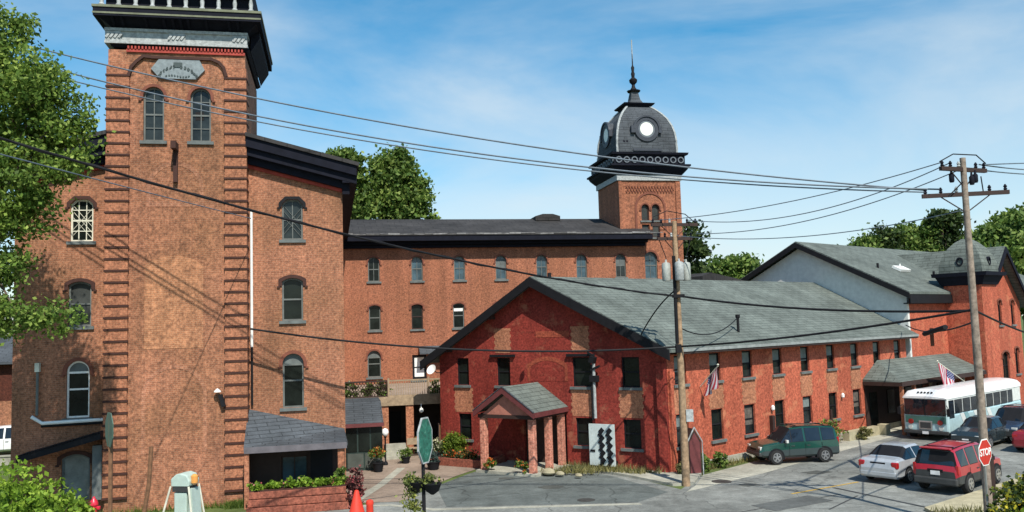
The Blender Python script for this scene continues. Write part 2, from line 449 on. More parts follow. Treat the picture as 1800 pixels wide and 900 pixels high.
sheet('curb_strip', [(-7.4, 34.15), (-5, 34.15), (-3.2, 33.1), (4.5, 33.0), (4.6, 32.8), (-3.3, 32.85), (-5.1, 33.95), (-7.4, 33.95)], .022, M_conc, .02)
sheet('sidewalk', [(-.6, 43.85), (.3, 43.1), (1.4, 42.45), (3.2, 40.8), (5.0, 38.4), (6.4, 36.2), (7.3, 36.3), (8.2, 38.8), (6.85, 39.0), (-.4, 44.1)], .11, M_conc, .12)
sheet('street_shoulder', [(6.7, 34.9), (10.9, 38.6), (20.3, 48.0), (32, 58.4), (31, 60), (19.9, 50.5), (8.2, 38.6), (7.4, 36.3)], .010, M_conc)
sheet('verge', [(14.1, 30.4), (16.4, 32.2), (19.9, 35.0), (34, 47.5), (40, 44), (24, 28), (15, 20), (13.6, 24)], .12, M_sand, .13)
sheet('foot_lawn', [(-22, 34.0), (-8.2, 34.45), (-8.2, 33.7), (-14, 33.5), (-22, 31)], .03, M_earth, .03)
# yellow centre line and tar seams
def strip(name, a, b, w, z, m, k=1.0):
    a = Vector(a); b = Vector(b); d = (b-a).normalized(); n = Vector((-d.y, d.x))*w/2
    pts = [a-n, b-n, b+n, a+n]; return sheet(name, [tuple(p) for p in pts], z, m)
M_yel = plain('worn yellow line', (.42, .27, .06), .8, var=.4, scale=8)
M_tar = plain('tar seam', (.045, .047, .045), .6, var=.4)
strip('painted_centre_line', (10.6, 33.9), (14.0, 35.9), .13, .0125, M_yel)
strip('painted_centre_line', (17.9, 39.0), (36, 54.6), .13, .0125, M_yel)
strip('tar_seam', (12.6, 34.9), (14.6, 30.4), .16, .0125, M_tar)
strip('tar_seam', (11.0, 31.0), (12.9, 33.2), .07, .0125, M_tar)
strip('tar_seam', (7.5, 30.8), (12.4, 33.6), .06, .0125, M_tar)
def blotch(cx_, cy_, rx, ry, m_, z=.0135):
    k = 18; ph = [random.uniform(.7, 1.2) for _ in range(k)]
    pts = [(cx_+rx*ph[i]*math.cos(2*PI*i/k), cy_+ry*ph[i]*math.sin(2*PI*i/k)) for i in range(k)]; return sheet('road_patch', pts, z, m_)
M_oil = ground('oil stain', (.075, .078, .07)); M_rep = ground('repaired asphalt', (.10, .105, .10))
for a_ in ((9.5, 36.0, .5, .35), (13.2, 38.4, .7, .4), (16.8, 38.2, .5, .3), (1.4, 36.8, .6, .4), (-.6, 39.2, .4, .3), (20.6, 40.2, .6, .35)): blotch(*a_, M_oil)
strip('road_patch', (8.8, 31.5), (11.4, 33.0), 1.2, .0128, M_rep); strip('road_patch', (17.2, 42.4), (20.2, 45.0), .9, .0128, M_rep)
mh = MB(); mh.lathe([(.42, .0), (.42, .014)], (8.6, 36.9, 0), 20); tag(mh.build('manhole_cover', plain('iron', (.05, .05, .045), .6)), 'dark round iron manhole cover set in the pale shoulder right of the utility pole', 'manhole cover')
mh = MB(); mh.lathe([(.36, .0), (.36, .014)], (2.6, 33.9, 0), 20); tag(mh.build('manhole_cover', plain('iron', (.05, .05, .045), .6)), 'dark round iron manhole cover in the middle of the asphalt lot', 'manhole cover')

# ================================================================== BRICK MILL WITH TOWER (left)
mill = thing('brick_mill', 'tall orange brick mill with a low gable behind its big square front tower', 'mill', LF)
TX0, TX1, TY = -9.3, -3.95, -.6
def gable_z(x, top=15.75): return top - abs(x+6.6)*.264
holes = []
rows = [(10.78, 1.72, 'clip'), (7.35, 1.8, 'seg'), (3.72, 2.25, 'round')]
def mwin(xc, row, **k):
    z0, h, top = rows[row]; holes.append(window(mill, xc, z0, .86, h, top, **k))
mwin(-2.1, 0, lattice=True, hood=M_black, ht=.13, gl=M_glassm, bars=(1, 1))
mwin(-2.12, 1, hood=M_groove, bars=(0, 1))
mwin(-2.12, 2, hood=M_hood, fan=True, bars=(0, 1))
mwin(-10.38, 0, frame=M_cream, lattice=True, hood=M_groove, ht=.13, bars=(2, 3))
mwin(-10.42, 1, hood=M_groove, gl=M_screen, bars=(0, 1))
mwin(-10.45, 2, frame=M_white, hood=M_hood, fan=True, bars=(0, 1))
holes.append(window(mill, -10.5, .5, 1.05, 1.8, 'seg', frame=M_stone, gl=plain('dusty boarded door', (.20, .21, .19), .8, var=.5, scale=1.5), bars=(0, 0), hood=M_groove, sill=None, name='boarded_door'))
holes.append(window(mill, -2.1, .55, 1.1, 1.2, 'flat', frame=M_dkwood, gl=M_glassb, bars=(1, 0), hood=None))
wl = MB()
out = [(-12.85, 0), (TX0+.02, 0), (TX0+.02, gable_z(TX0)-.55), (-12.85, gable_z(-12.85)-.55)]
wl.prism([out]+[h for h in holes if h[0][0] < -9], 0, .3)
out = [(TX1-.02, 0), (0, 0), (0, gable_z(0)-.55), (TX1-.02, gable_z(TX1)-.55)]
wl.prism([out]+[h for h in holes if h[0][0] > -5], 0, .3)
wl.box(-.3, 0, .3, 23.4, 0, gable_z(0)-.56); wl.box(-12.85, -12.55, .3, 23.4, 0, gable_z(-12.85)-.56)
wl.prism([[(-12.85, 0), (0, 0), (0, gable_z(0)-.55), (-6.6, 15.1), (-12.85, gable_z(-12.85)-.55)]], 23.4, 23.7)
wl.build('wall', M_brick, mill)
ins = MB(); ins.box(-12.4, -9.5, .5, .6, 0, 13); ins.box(-3.7, -.4, .5, .6, 0, 13); ins.build('inner_wall', M_inside, mill)
rf = MB()
rf.prism([[(-13.35, gable_z(-13.35)), (-6.6, 15.75), (.7, gable_z(.7)), (.7, gable_z(.7)+.16), (-6.6, 15.93), (-13.35, gable_z(-13.35)+.16)]], .0, 24.2)
for xa, xb in ((-13.35, TX0-.01), (TX1+.01, .7)): rf.prism([[(xa, gable_z(xa)), (xb, gable_z(xb)), (xb, gable_z(xb)+.16), (xa, gable_z(xa)+.16)]], -.85, -.001)
ro = rf.build('roof', M_dkroof, mill)
cn = MB()
for xa, xb in ((-13.25, TX0-.02), (TX1+.02, .6)):
    cn.prism([[(xa, gable_z(xa)-.42), (xb, gable_z(xb)-.42), (xb, gable_z(xb)-.004), (xa, gable_z(xa)-.004)]], -.75, -.58)
    cn.prism([[(xa, gable_z(xa)-.75), (xb, gable_z(xb)-.75), (xb, gable_z(xb)-.12), (xa, gable_z(xa)-.12)]], -.58, -.32)
    xc0, xc1 = max(xa, -12.9), min(xb, .04)
    cn.prism([[(xc0, gable_z(xc0)-1.05), (xc1, gable_z(xc1)-1.05), (xc1, gable_z(xc1)-.3), (xc0, gable_z(xc0)-.3)]], -.32, -.004)
cn.box(.004, .6, -.57, 24, gable_z(.6)-.7, gable_z(.6)-.01); cn.box(.004, .3, -.30, 24, gable_z(.6)-1.15, gable_z(.6)-.71)
cn.build('cornice', M_navy, ro)
dn = MB()
for xa, xb in ((-12.8, TX0-.05), (TX1+.05, -.02)):
    dn = MB(); dn.prism([[(xa, gable_z(xa)-1.2), (xb, gable_z(xb)-1.2), (xb, gable_z(xb)-1.055), (xa, gable_z(xa)-1.055)]], -.1, -.004); dn.build('brick_course', M_redden, mill)
# the front tower
th = []
for xc in (-7.55, -5.72):
    th.append(window(mill, xc, 14.82, .80, 2.25, 'round', y=TY, gl=M_glassm, bars=(1, 3), hood=M_hood, ht=.12, sill=M_stone))
tw = MB()
tw.prism([[(TX0, 0), (TX1, 0), (TX1, 18.6), (TX0, 18.6)]]+th, TY, TY+.35)
tw.box(TX0, TX0+.35, TY+.35, 4.8, 0, 18.6); tw.box(TX1-.35, TX1, TY+.35, 4.8, 0, 18.6); tw.box(TX0, TX1, 4.8, 5.1, 0, 18.6)
two = tw.build('tower_wall', M_brick, mill)
ii = MB(); ii.box(TX0+.5, TX1-.5, TY+.7, TY+.8, 14, 18); ii.build('inner_wall', M_inside, mill)
bp = MB(); bp.box(-5.95, -5.62, TY+.155, TY+.164, 15.75, 16.1); bp.build('broken_pane', M_inside, mill)
for side in (0, 1):
  q = MB(); qd = MB(); z = .55
  while z < 17.6:
    for xa, xb in (((TX0-.05, TX0+.82), (TX1-.82, TX1+.05))[side],):
        q.box(xa, xb, TY-.085, TY-.004, z+.085, z+.465)
        qd.box(xa-.03, xb+.03, TY-.12, TY-.004, z, z+.075)
        xs = TX0-.05 if xa < -8 else TX1+.004
        q.box(xs, xs+.046, TY+.0, TY+.8, z+.085, z+.465); qd.box(xs-.03 if xa < -8 else xs, xs+.076, TY, TY+.8, z, z+.075)
    z += .470
  qo = q.build('corner_pier', M_quoin, mill); qd.build('pier_band', M_groove, qo)
pt = MB(); pt.prism([outline(-6.74, 6.35, 2.25, 3.75, 'seg')], TY-.012, TY-.003)
pt.build('bricked_up_arch', M_patch, mill)
M_patch2 = brick('old arch brick', (.37, .16, .10), (.26, .105, .066), (.40, .28, .2), (.66, .7, .62), .7)
pt = MB(); pt.prism([outline(-6.70, 12.1, 2.2, 1.9, 'round'), outline(-6.7, 12.3, 1.9, 1.5, 'round')], TY-.012, TY-.003); pt.build('arch_trace', M_patch2, mill); pt = MB()
pt.prism([outline(-6.72, 2.2, 2.5, 3.5, 'round'), outline(-6.72, 2.2, 2.2, 3.35, 'round')], TY-.012, TY-.003); pt.build('arch_trace', M_patch2, mill)
# hood over the upper panel and the name plaque
hm = MB()
def bar(pts, w, y0, y1, mb):
    for a, b in zip(pts, pts[1:]):
        a = Vector(a); b = Vector(b); d = (b-a).normalized(); n = Vector((-d.y, d.x))*w/2; e = d*w*.25
        mb.prism([[tuple(a-n-e), tuple(b-n+e), tuple(b+n+e), tuple(a+n-e)]], y0+random.random()*.004, y1)
bar([(-8.5, 17.55), (-8.42, 17.85), (-8.22, 18.1), (-7.95, 18.34), (-7.6, 18.3), (-5.3, 18.3), (-5.0, 18.18), (-4.8, 17.95), (-4.7, 17.6)], .12, TY-.12, TY-.003, hm)
hm.build('hood_mould', M_groove, mill)
pq = MB(); pp = [(-7.65, 17.82), (-7.3, 17.42), (-5.9, 17.42), (-5.55, 17.82), (-5.75, 18.22), (-7.35, 18.22)]; pq.prism([pp], TY-.1, TY-.004)
pqo = pq.build('name_plaque', plain('blue grey stone', (.20, .235, .245), .8, scale=8), mill)
ct = MB()
for k in range(13):
    if k == 6: continue
    a = (k-6)*.155; x = -6.6+math.sin(a)*1.15*.8; z = 16.95+math.cos(a)*.98
    for j in range(2): ct.obox((x+random.uniform(-.02, .02), TY-.115, z+j*.045-.02), (.035+.04*random.random(), .03, .10), (0, -a+random.uniform(-.6, .6), 0))
for k in range(9): ct.obox((-7.05+k*.11, TY-.115, 17.53+.03*math.sin(k*.8)), (.05, .03, .06), (0, random.uniform(-.7, .7), 0))
ct.obox((-6.6, TY-.115, 18.0), (.34, .03, .2)); ct.build('carved_lettering', plain('dark carved stone', (.06, .08, .08), .8), pqo)
dm = MB()
for k in range(34): dm.box(TX0+.75+k*.135, TX0+.82+k*.135, TY-.12, TY-.004, 18.62, 18.74)
dm.box(TX0+.7, TX1, TY-.08, TY-.004, 18.5, 18.615); dm.build('dentil_course', M_redden, mill)
fz = MB(); fz.box(TX0-.12, TX1+.12, TY-.16, TY+5.86, 18.82, 18.94); fz.box(TX0-.12, TX1+.12, TY-.16, TY+5.86, 19.34, 19.46)
fz.box(TX0-.06, TX1+.06, TY-.09, TY+5.8, 18.94, 19.34)
for x0, x1 in ((TX0-.1, TX0+.5), (-6.95, -6.3), (TX1-.5, TX1+.1)): fz.box(x0, x1, TY-.14, TY-.092, 18.95, 19.33)
for x0 in np.arange(TX0-.05, TX1, .16):
    if (x0 < TX0+.5 or -6.95 < x0 < -6.35 or x0 > TX1-.5): fz.obox((x0+.05, TY-.16, 19.14), (.09, .05, .22), (0, .6, 0))
fz.build('frieze', M_frieze, mill)
M_dkwall = plain('shadow gap paint', (.03, .03, .035), .8)
cc = MB()
cx, cy = (TX0+TX1)/2+.12, TY+2.85
hw, hd = (TX1-TX0)/2-.16, 2.72
for k, (o0, o1, z0, z1) in enumerate([(.10, .22, 18.70, 18.82), (.12, .30, 19.46, 19.62), (.3, .55, 19.62, 19.78)]):
    cc.add([(cx+sx*(hw+oo), cy+sy*(hd+oo), zz) for zz, oo in ((z0, o0), (z1, o1)) for sy in (-1, 1) for sx in (-1, 1)], [(0, 2, 3, 1), (4, 5, 7, 6), (0, 1, 5, 4), (2, 6, 7, 3), (0, 4, 6, 2), (1, 3, 7, 5)])
cc.box(cx-hw-.72, cx+hw+.72, cy-hd-.8, cy+hd+.72, 19.78, 20.12)
for x in (TX0+.25, TX0+.6, TX0+1.5, TX0+2.2, -6.75, -6.45, TX1-2.2, TX1-1.5, TX1-.6, TX1-.25):
    cc.prism([[(TY-.05, 19.47), (TY-.6, 19.74), (TY-.6, 19.785), (TY-.05, 19.785)]], x-.05, x+.05, axis='x')
cc.prism([[(TX1+.18, 18.9), (TX1+.55, 19.5), (TX1+.55, 19.775), (TX1+.18, 19.775)]], TY+.6, TY+5.9)
cc.build('tower_cornice', M_navy, mill)
cl = MB(); cl.box(cx-hw-.76, cx+hw+.76, cy-hd-.84, cy+hd+.76, 20.122, 20.22); cl.box(cx-hw-.74, cx+hw+.74, cy-hd-.82, cy-hd-.8, 19.86, 19.93); cl.build('cornice_lip', plain('mossy trim', (.16, .17, .11), .8), mill)
for k in range(10):
    x = cx-hw-.45+k*.645
    b = MB(); b.lathe([(.10, 20.222), (.12, 20.32), (.07, 20.4), (.09, 20.6), (.05, 20.8), (.11, 20.95)], (x, cy-hd-.55, 0), 10)
    b.build('baluster', M_frieze, mill, smooth=True)
rl = MB(); rl.box(cx-hw-.6, cx+hw+.6, cy-hd-.68, cy-hd-.42, 20.95, 21.1); rl.box(cx-hw-.35, cx+hw+.35, cy-hd-.3, cy+hd+.3, 20.222, 21.6); rl.build('parapet', M_navy, mill)
# hoist beam, downspout, tower lamp
b = MB(); b.obox((-6.68, TY-.35, 14.55), (.2, .7, .3)); b.obox((-6.68, TY-.1, 13.85), (.17, .16, 1.5)); b.build('hoist_beam', M_groove, mill)
b = MB(); b.tube([(TX1+.18, -.12, 12.0), (TX1+.18, -.12, 6.3)], .055, 8); b.build('downspout', M_white, mill, smooth=True)
b = MB(); b.tube([(TX1+.18, -.1, 6.3), (TX1+.18, -.1, 3.9)], .045, 8); b.build('lower_pipe', M_black, mill, smooth=True)
for nm, x, y, z in (('tower_lamp', -5.0, TY-.2, 4.55),):
    b = MB(); b.lathe([(.02, .14), (.13, .05), (.14, .0)], (x-.05, y, z), 12); lo = b.build('wall_lamp', M_white, mill, smooth=True)
    b = MB(); b.obox((x+.12, y+.08, z-.35), (.16, .2, .5), (0, -.3, 0)); b.build('lamp_housing', M_black, lo)
# pipe ledge, sloping ridged canopy and conduit on the left wall
b = MB(); b.tube([(-12.1, -.12, 3.85), (-11.7, -.12, 3.58), (TX0, -.12, 3.62)], .07, 8); b.build('ledge_pipe', M_white, mill, smooth=True)
b = MB(); b.tube([(-11.75, -.08, 3.46), (TX0, -.08, 3.5)], .05, 8); b.build('lower_pipe', M_black, mill, smooth=True)
rp = MB(); rp.prism([[(-12.3, 2.2), (-9.33, 2.95), (-9.33, 3.18), (-12.3, 2.43)]], -1.1, -.01)
for k in range(30):
    x = -12.25+k*.1; rp.obox((x, -.56, 2.45+(x+12.3)*.2525), (.04, 1.14, .05))
rp.build('ridged_canopy', M_black, mill)
b = MB(); b.tube([(-11.9, -.12, 5.6), (-11.9, -.12, 3.9)], .05, 6); b.build('conduit', M_frame, mill); b = MB(); b.box(-11.98, -11.82, -.22, -.004, 5.6, 5.95); b.build('meter_box', M_cream, mill)
b = MB(); b.obox((-9.6, -.3, 1.6), (.35, .35, 2.1)); b.build('vent_duct', M_stone, mill)
# porch at the right of the tower
pr = MB()
vs = [(TX1+.01, 0, 3.75), (-.05, 0, 2.75), (.05, -1.9, 2.42), (TX1+.01, -1.9, 2.42), (TX1+.01, -.003, 2.3), (-.05, -.003, 2.3), (.05, -1.9, 2.28), (TX1+.01, -1.9, 2.28)]
vs[0] = (TX1+.01, -.003, 3.75); vs[1] = (-.05, -.003, 2.75)
pr.add(vs, [(0, 3, 1), (1, 3, 2), (4, 5, 6, 7), (3, 7, 6, 2), (2, 6, 5, 1), (0, 4, 7, 3), (0, 1, 5, 4)])
po = pr.build('porch_roof', M_slate, mill)
b = MB(); b.box(TX1+.02, .02, -1.92, -1.902, 2.18, 2.42); b.build('fascia', plain('weathered fascia', (.12, .11, .12), .8), po)
b = MB(); b.box(-.34, -.08, -1.8, -1.55, 0, 2.275); b.build('porch_post', M_quoin, mill)
b = MB(); b.box(TX1+.02, TX1+.2, -1.85, -1.55, 0, 2.275); b.build('porch_post', M_quoin, mill)
b = MB(); b.prism([[(TX1+.02, 0), (-.04, 0), (-.04, 2.28), (TX1+.02, 2.28)], outline(-2.1, .55, 1.1, 1.2, 'flat')], -.03, -.004); b.build('dark_boarding', M_dkwood, mill)  # dark boards added; their colour stands in for the porch shade
b = MB(); b.box(-1.45, -.55, -.09, -.032, .0, 2.05); b.build('door', M_black, mill)

# brick raised bed in front of the porch
bed = thing('raised_bed', 'low red brick raised bed in three courses in front of the mill porch', 'raised bed', LF @ Matrix.Translation((-1.85, -2.7, 0)))
M_bedbrick = brick('bed brick', (.26, .09, .06), (.2, .07, .05), (.12, .07, .05), (.7, .6, .6), .5, bw=.4, bh=.3)
for k, (z0, z1, off) in enumerate(((0, .29, 0), (.31, .58, .06), (.60, .86, .10))):
    b = MB(); b.box(-1.9+off, 1.9-off, -.35+off, .35, z0, z1); b.build('brick_tier', M_bedbrick, bed, bev=.02)
b = MB(); b.box(-1.8, 1.8, -.2, .38, .861, .90); b.build('soil', M_groove, bed)
def plant_row(name, label, cat, M, x0, x1, n, mat, flower=None, z=.9, leaf=.09, hgt=.25):
    for i in range(n):
        x = x0+(x1-x0)*(i+.5)/n; p = M @ Vector((x, random.uniform(-.1, .15), z)); hh = hgt*random.uniform(.7, 1.3)
        ww = (x1-x0)/n*.62
        shrub(name, label[i] if isinstance(label, list) else label, cat, p, [(0, 0, hh*.55, ww, .22, hh*.55)], 330, leaf, mat, group=cat+'s in the raised bed', flowers=flower if i % 3 != 1 else None, stems=False)
BM = LF @ Matrix.Translation((-1.85, -2.7, 0))
plant_row('bedding_plant', ['leafy plant with pink blossom at the tower end of the brick bed', 'plain light green plant second from the tower in the brick bed', 'light green plant with pink flowers left of the middle of the brick bed',
  'light green plant with pink flowers right of the middle of the brick bed', 'plain light green plant second from the right end of the brick bed', 'plant with pink flowers at the right end of the brick bed'], 'bedding plant', BM, -1.75, 1.75, 6, M_leaf3, (M_pet_p, 10, .07))
shrub('rose_bush', 'tall pink flowered bush spilling over the right end of the brick bed', 'bush', LF @ Vector((.25, -2.75, 0)), [(0, 0, .55, .42, .4, .6), (.1, -.1, 1.1, .28, .28, .4)], 1500, .08, leafmat('mauve leaf', (.14, .05, .05), (.3, .12, .11)), flowers=(M_pet_p, 130, .09))
shrub('flower_plant', 'grey green climbing plant against the right porch post', 'plant', LF @ Vector((-.2, -2.25, 0.9)), [(0, 0, .35, .25, .2, .45)], 500, .1, M_leaf2, flowers=(M_pet_w, 20, .07))

# ================================================================== LONG WING
wing = thing('brick_wing', 'long three storey orange brick wing with a row of arched windows under dark eaves', 'mill wing', WF)
hs = []
for i in range(7):
    hs.append(window(wing, .07+3.05*i, 10.28, .80, 1.74, 'round', gl=M_glass if i == 0 else (M_glassm if i == 6 else M_glassb), bars=(1, 1), blind=(.5, .86, M_stone) if i in (3, 6) else None, hood=M_stone if False else M_hood, ht=.10))
for i in range(7):
    hs.append(window(wing, .09+2.97*i, 6.86, .80, 1.76, 'seg', frame=M_dkwood if i % 2 else M_frame, bars=(0, 1), hood=M_hood, ht=.10, blind=(.68, .8, M_white) if i == 2 else None))
hs.append(window(wing, .0, 3.6, .92, 1.85, 'round', bars=(0, 1), hood=M_hood, ht=.12, fan=True))
hs.append(window(wing, 3.15, 3.3, 1.0, 1.75, 'flat', frame=M_black, bars=(0, 1), hood=None, fw=.16, blind=(.12, .9, M_white)))
for i in range(4): hs.append(window(wing, 6.3+3*i, 3.5, .85, 1.8, 'round', bars=(0, 1), hood=M_hood, ht=.12))
wm = MB(); wm.prism([[(-2.33, 0), (20.3, 0), (20.3, 12.95), (-2.33, 12.95)]]+hs, 0, .3)
wm.box(-2.33, 20.3, 9.7, 10, 0, 12.95); wm.build('wall', M_brick2, wing)
b = MB(); b.box(-2.2, 20.2, .7, .8, 0, 12.9); b.build('inner_wall', M_inside, wing)
rr = MB(); rr.prism([[(-1.1, 13.42), (5.0, 15.2), (11.1, 13.42), (11.1, 13.55), (5.0, 15.34), (-1.1, 13.55)]], -2.3, 20.75, axis='x')
wro = rr.build('roof', M_dkroof, wing)
mo = MB(); mo.prism([[(12.9, 15.1), (14.9, 15.1), (14.9, 15.45), (14.3, 15.62), (13.5, 15.62), (12.9, 15.45)]], 4.0, 6.0); mo.build('roof_monitor', M_dkroof, wro)
ev = MB(); ev.box(-2.3, 20.6, -1.05, -.55, 13.05, 13.415); ev.box(-2.3, 20.4, -.55, -.25, 12.85, 13.41); ev.box(-2.3, 20.3, -.25, -.004, 12.62, 13.4); ev.build('cornice', M_navy, wro)
# torn pale metal edge strip of the eave
eg = MB(); x = -2.3
while x < 20.6:
    w_ = random.uniform(.3, 1.1); eg.obox((x+w_/2, -1.09, 13.52+random.uniform(-.02, .03)), (w_*.98, .03, random.uniform(.03, .13)), (random.uniform(-.5, .3), random.uniform(-.03, .03), 0)); x += w_
eg.build('roof_edge_flashing', plain('bare flashing', (.17, .165, .16), .8, var=.6, scale=2), wro)
b = MB(); b.prism([[(.0, 4.92), (-.9, 5.5), (-.9, 5.58), (.0, 5.0)]], 3.0, 5.4, axis='x')
b = MB(); b.prism([[(-.95, 5.1), (-.004, 5.55), (-.004, 5.65), (-.95, 5.2)]], 3.1, 4.9, axis='x'); b.build('door_hood', M_slate, wing)
b = MB(); b.obox((-2.15, -.25, 6.5), (.16, .3, .75), (.0, -.12, 0)); b.build('insulator', M_white, wing)
b = MB(); b.lathe([(.09, 6.95), (.1, 7.1), (.03, 7.18)], (-2.2, -.25, 0), 10); b.build('insulator_cap', M_black, wing)

# ================================================================== CLOCK TOWER
ctw = thing('clock_tower', 'square brick clock tower with a curved slate dome, round clock and tall finial', 'clock tower', WF @ Matrix.Translation((21.06, 2.9, 0)))
# local: x -2.5..2.5, y -2.5..2.5
hs = []
hs.append(window(ctw, -.15, 10.15, 1.05, 2.05, 'round', y=-2.5, gl=M_glassb, bars=(1, 1), hood=M_hood, ht=.14))
for x in (-.42, .42): hs.append(window(ctw, x, 14.6, .62, 1.25, 'round', y=-2.5, gl=M_screen, frame=M_groove, bars=(0, 0), hood=M_hood, ht=.1))
for x in (-.42, .42): hs.append(window(ctw, x, 13.3, .62, 1.0, 'flat', y=-2.5, gl=M_screen, frame=M_groove, bars=(0, 0), hood=None))
m = MB(); m.prism([[(-2.5, 0), (2.5, 0), (2.5, 17.66), (-2.5, 17.66)]]+hs, -2.5, -2.2)
m.box(-2.5, -2.2, -2.2, 2.5, 0, 17.66); m.box(2.2, 2.5, -2.2, 2.5, 0, 17.66); m.box(-2.2, 2.2, 2.2, 2.5, 0, 17.66)
m.build('wall', M_brick2, ctw)
b = MB(); b.box(-2.1, 2.1, -2.0, -1.9, 0, 17); b.build('inner_wall', M_inside, ctw)
b = MB(); bo = outline(0, 13.9, 2.5, 2.9, 'round'); bi = outline(0, 13.9, 2.2, 2.75, 'round'); b.prism([bo, bi], -2.56, -2.503); b.build('arch_band', M_hood, ctw)
b = MB()
for r_ in range(3):
    b.box(-1.95, 1.95, -2.53, -2.503, 16.86+r_*.2, 16.88+r_*.2) if r_ < 2 else None
    for k in range(17): b.box(-1.9+k*.23+(r_ % 2)*.11, -1.8+k*.23+(r_ % 2)*.11, -2.57, -2.503, 16.75+r_*.2, 16.87+r_*.2)
b.build('brick_corbel', M_hood, ctw)
for xa, xb in ((-2.5, -2.25), (2.1, 2.5)):
    b = MB(); b.box(xa, xb, -2.6, -2.503, 9, 17.6); b.build('corner_pier', M_brick2, ctw)
b = MB(); b.box(-2.62, 2.62, -2.62, 2.62, 17.68, 18.1); b.build('frieze', M_frieze, ctw)
b = MB()
def ring(z0, z1, a, c, mb):
    mb.add([(sx*h, sy*h, zz) for zz, h in ((z0, a), (z1, c)) for sy in (-1, 1) for sx in (-1, 1)], [(0, 2, 3, 1), (4, 5, 7, 6), (0, 1, 5, 4), (2, 6, 7, 3), (0, 4, 6, 2), (1, 3, 7, 5)])
ring(18.102, 18.5, 2.66, 3.0, b); ring(18.5, 18.72, 3.0, 3.1, b); ring(18.72, 18.86, 3.2, 3.2, b); ring(18.86, 19.62, 2.86, 2.86, b); ring(19.62, 19.78, 3.05, 3.1, b)
b.build('cornice', M_navy, ctw)
M_roundel = plain('roundel paint', (.12, .14, .16), .6)
b = MB()
for k in range(9):
    x = -2.5+k*.625
    b.disc_y((x, 19.22), .25, -2.95, -2.87, 14, r_in=.17)
    b2 = Matrix.Rotation(-PI/2, 4, 'Z')
    bb = MB(b2); bb.disc_y((x, 19.22), .25, -2.95, -2.87, 14, r_in=.17); b.add(bb.v, bb.f)
b.build('roundel_frieze', M_roundel, ctw)
# square-plan curved dome
prof = [(0, 2.42), (.5, 2.43), (1.1, 2.41), (1.7, 2.34), (2.3, 2.19), (2.9, 1.93), (3.4, 1.60), (3.85, 1.2), (4.2, .82)]
m = MB(); n = len(prof); vs = [(sx*w, sy*w, 19.78+h) for h, w in prof for sx, sy in ((-1, -1), (1, -1), (1, 1), (-1, 1))]
m.add(vs, [(4*i+k, 4*i+(k+1) % 4, 4*(i+1)+(k+1) % 4, 4*(i+1)+k) for i in range(n-1) for k in range(4)])
dome = m.build('dome', M_slate, ctw)
m = MB()
for sx, sy in ((-1, -1), (1, -1), (1, 1), (-1, 1)): m.tube([(sx*w, sy*w, 19.78+h) for h, w in prof], .09, 6)
m.build('dome_rib', M_frieze, dome)
def dormer(T):
    T = (T or Matrix.Identity(4)) @ Matrix.Translation((0, .17, 0))
    b = MB(T); b.disc_y((0, 21.72), .96, -2.62, -1.4, 28)
    b.prism([[(-1.25, 20.0), (1.25, 20.0), (1.25, 20.22), (.85, 20.9), (-.85, 20.9), (-1.25, 20.22)]], -2.60, -2.0)
    b.build('clock_dormer', M_slate, dome)
    b = MB(T); b.disc_y((0, 21.72), .98, -2.70, -2.60, 28, r_in=.68)
    b.prism([[(1.12*math.cos(a), 21.72+1.06*math.sin(a)) for a in np.linspace(0, PI, 15)]+[(.96*math.cos(a), 21.72+.94*math.sin(a)) for a in np.linspace(PI, 0, 15)]], -2.78, -2.6)
    b.box(-1.28, -.97, -2.77, -2.5, 21.4, 21.95); b.box(.97, 1.2, -2.77, -2.5, 21.4, 21.9); b.box(-1.15, 1.15, -2.68, -2.603, 20.0, 20.18)
    b.build('ring_moulding', M_dormer, ctw)
    b = MB(T); b.disc_y((0, 21.72), .69, -2.66, -2.61, 28, r_in=.53); b.build('dial_ring', M_roundel, ctw)
    b = MB(T); b.disc_y((0, 21.72), .525, -2.65, -2.605, 28); b.build('clock_face', plain('white clock dial', (.80, .82, .74), .5, var=.03), ctw)
M_dormer = plain('dormer moulding paint', (.035, .042, .055), .6)
dormer(None); dormer(Matrix.Rotation(-PI/2, 4, 'Z'))
for x in (-1.85, -1.6):
    b = MB(); b.disc_y((x, 20.75), .09, -2.42, -2.38, 8); b.build('rosette', M_navy, ctw)
b = MB(); ring(23.80, 24.0, .95, 1.08, b); ring(24.0, 24.12, 1.2, 1.28, b); b.build('cap_moulding', M_navy, ctw)
b = MB(); b.lathe([(1.2, 24.12), (.8, 24.28), (.55, 24.6), (.42, 25.1), (.36, 25.3)], (0, 0, 0), 4, sq=False); b.build('cap', M_slate, ctw)
b = MB(); b.lathe([(.5, 25.3), (.55, 25.4), (.3, 25.46), (.15, 25.7), (.12, 25.9), (.3, 26.1), (.33, 26.3), (.12, 26.5), (.16, 26.8), (.1, 27.0), (.14, 27.3), (.05, 27.5), (.03, 29.4)], (0, 0, 0), 12); b.build('finial', M_black, ctw, smooth=True)
b = MB(); b.tube([(0, 0, 27.2), (0, 0, 29.6)], .045, 6); b.build('lightning_rod', M_frieze, ctw)

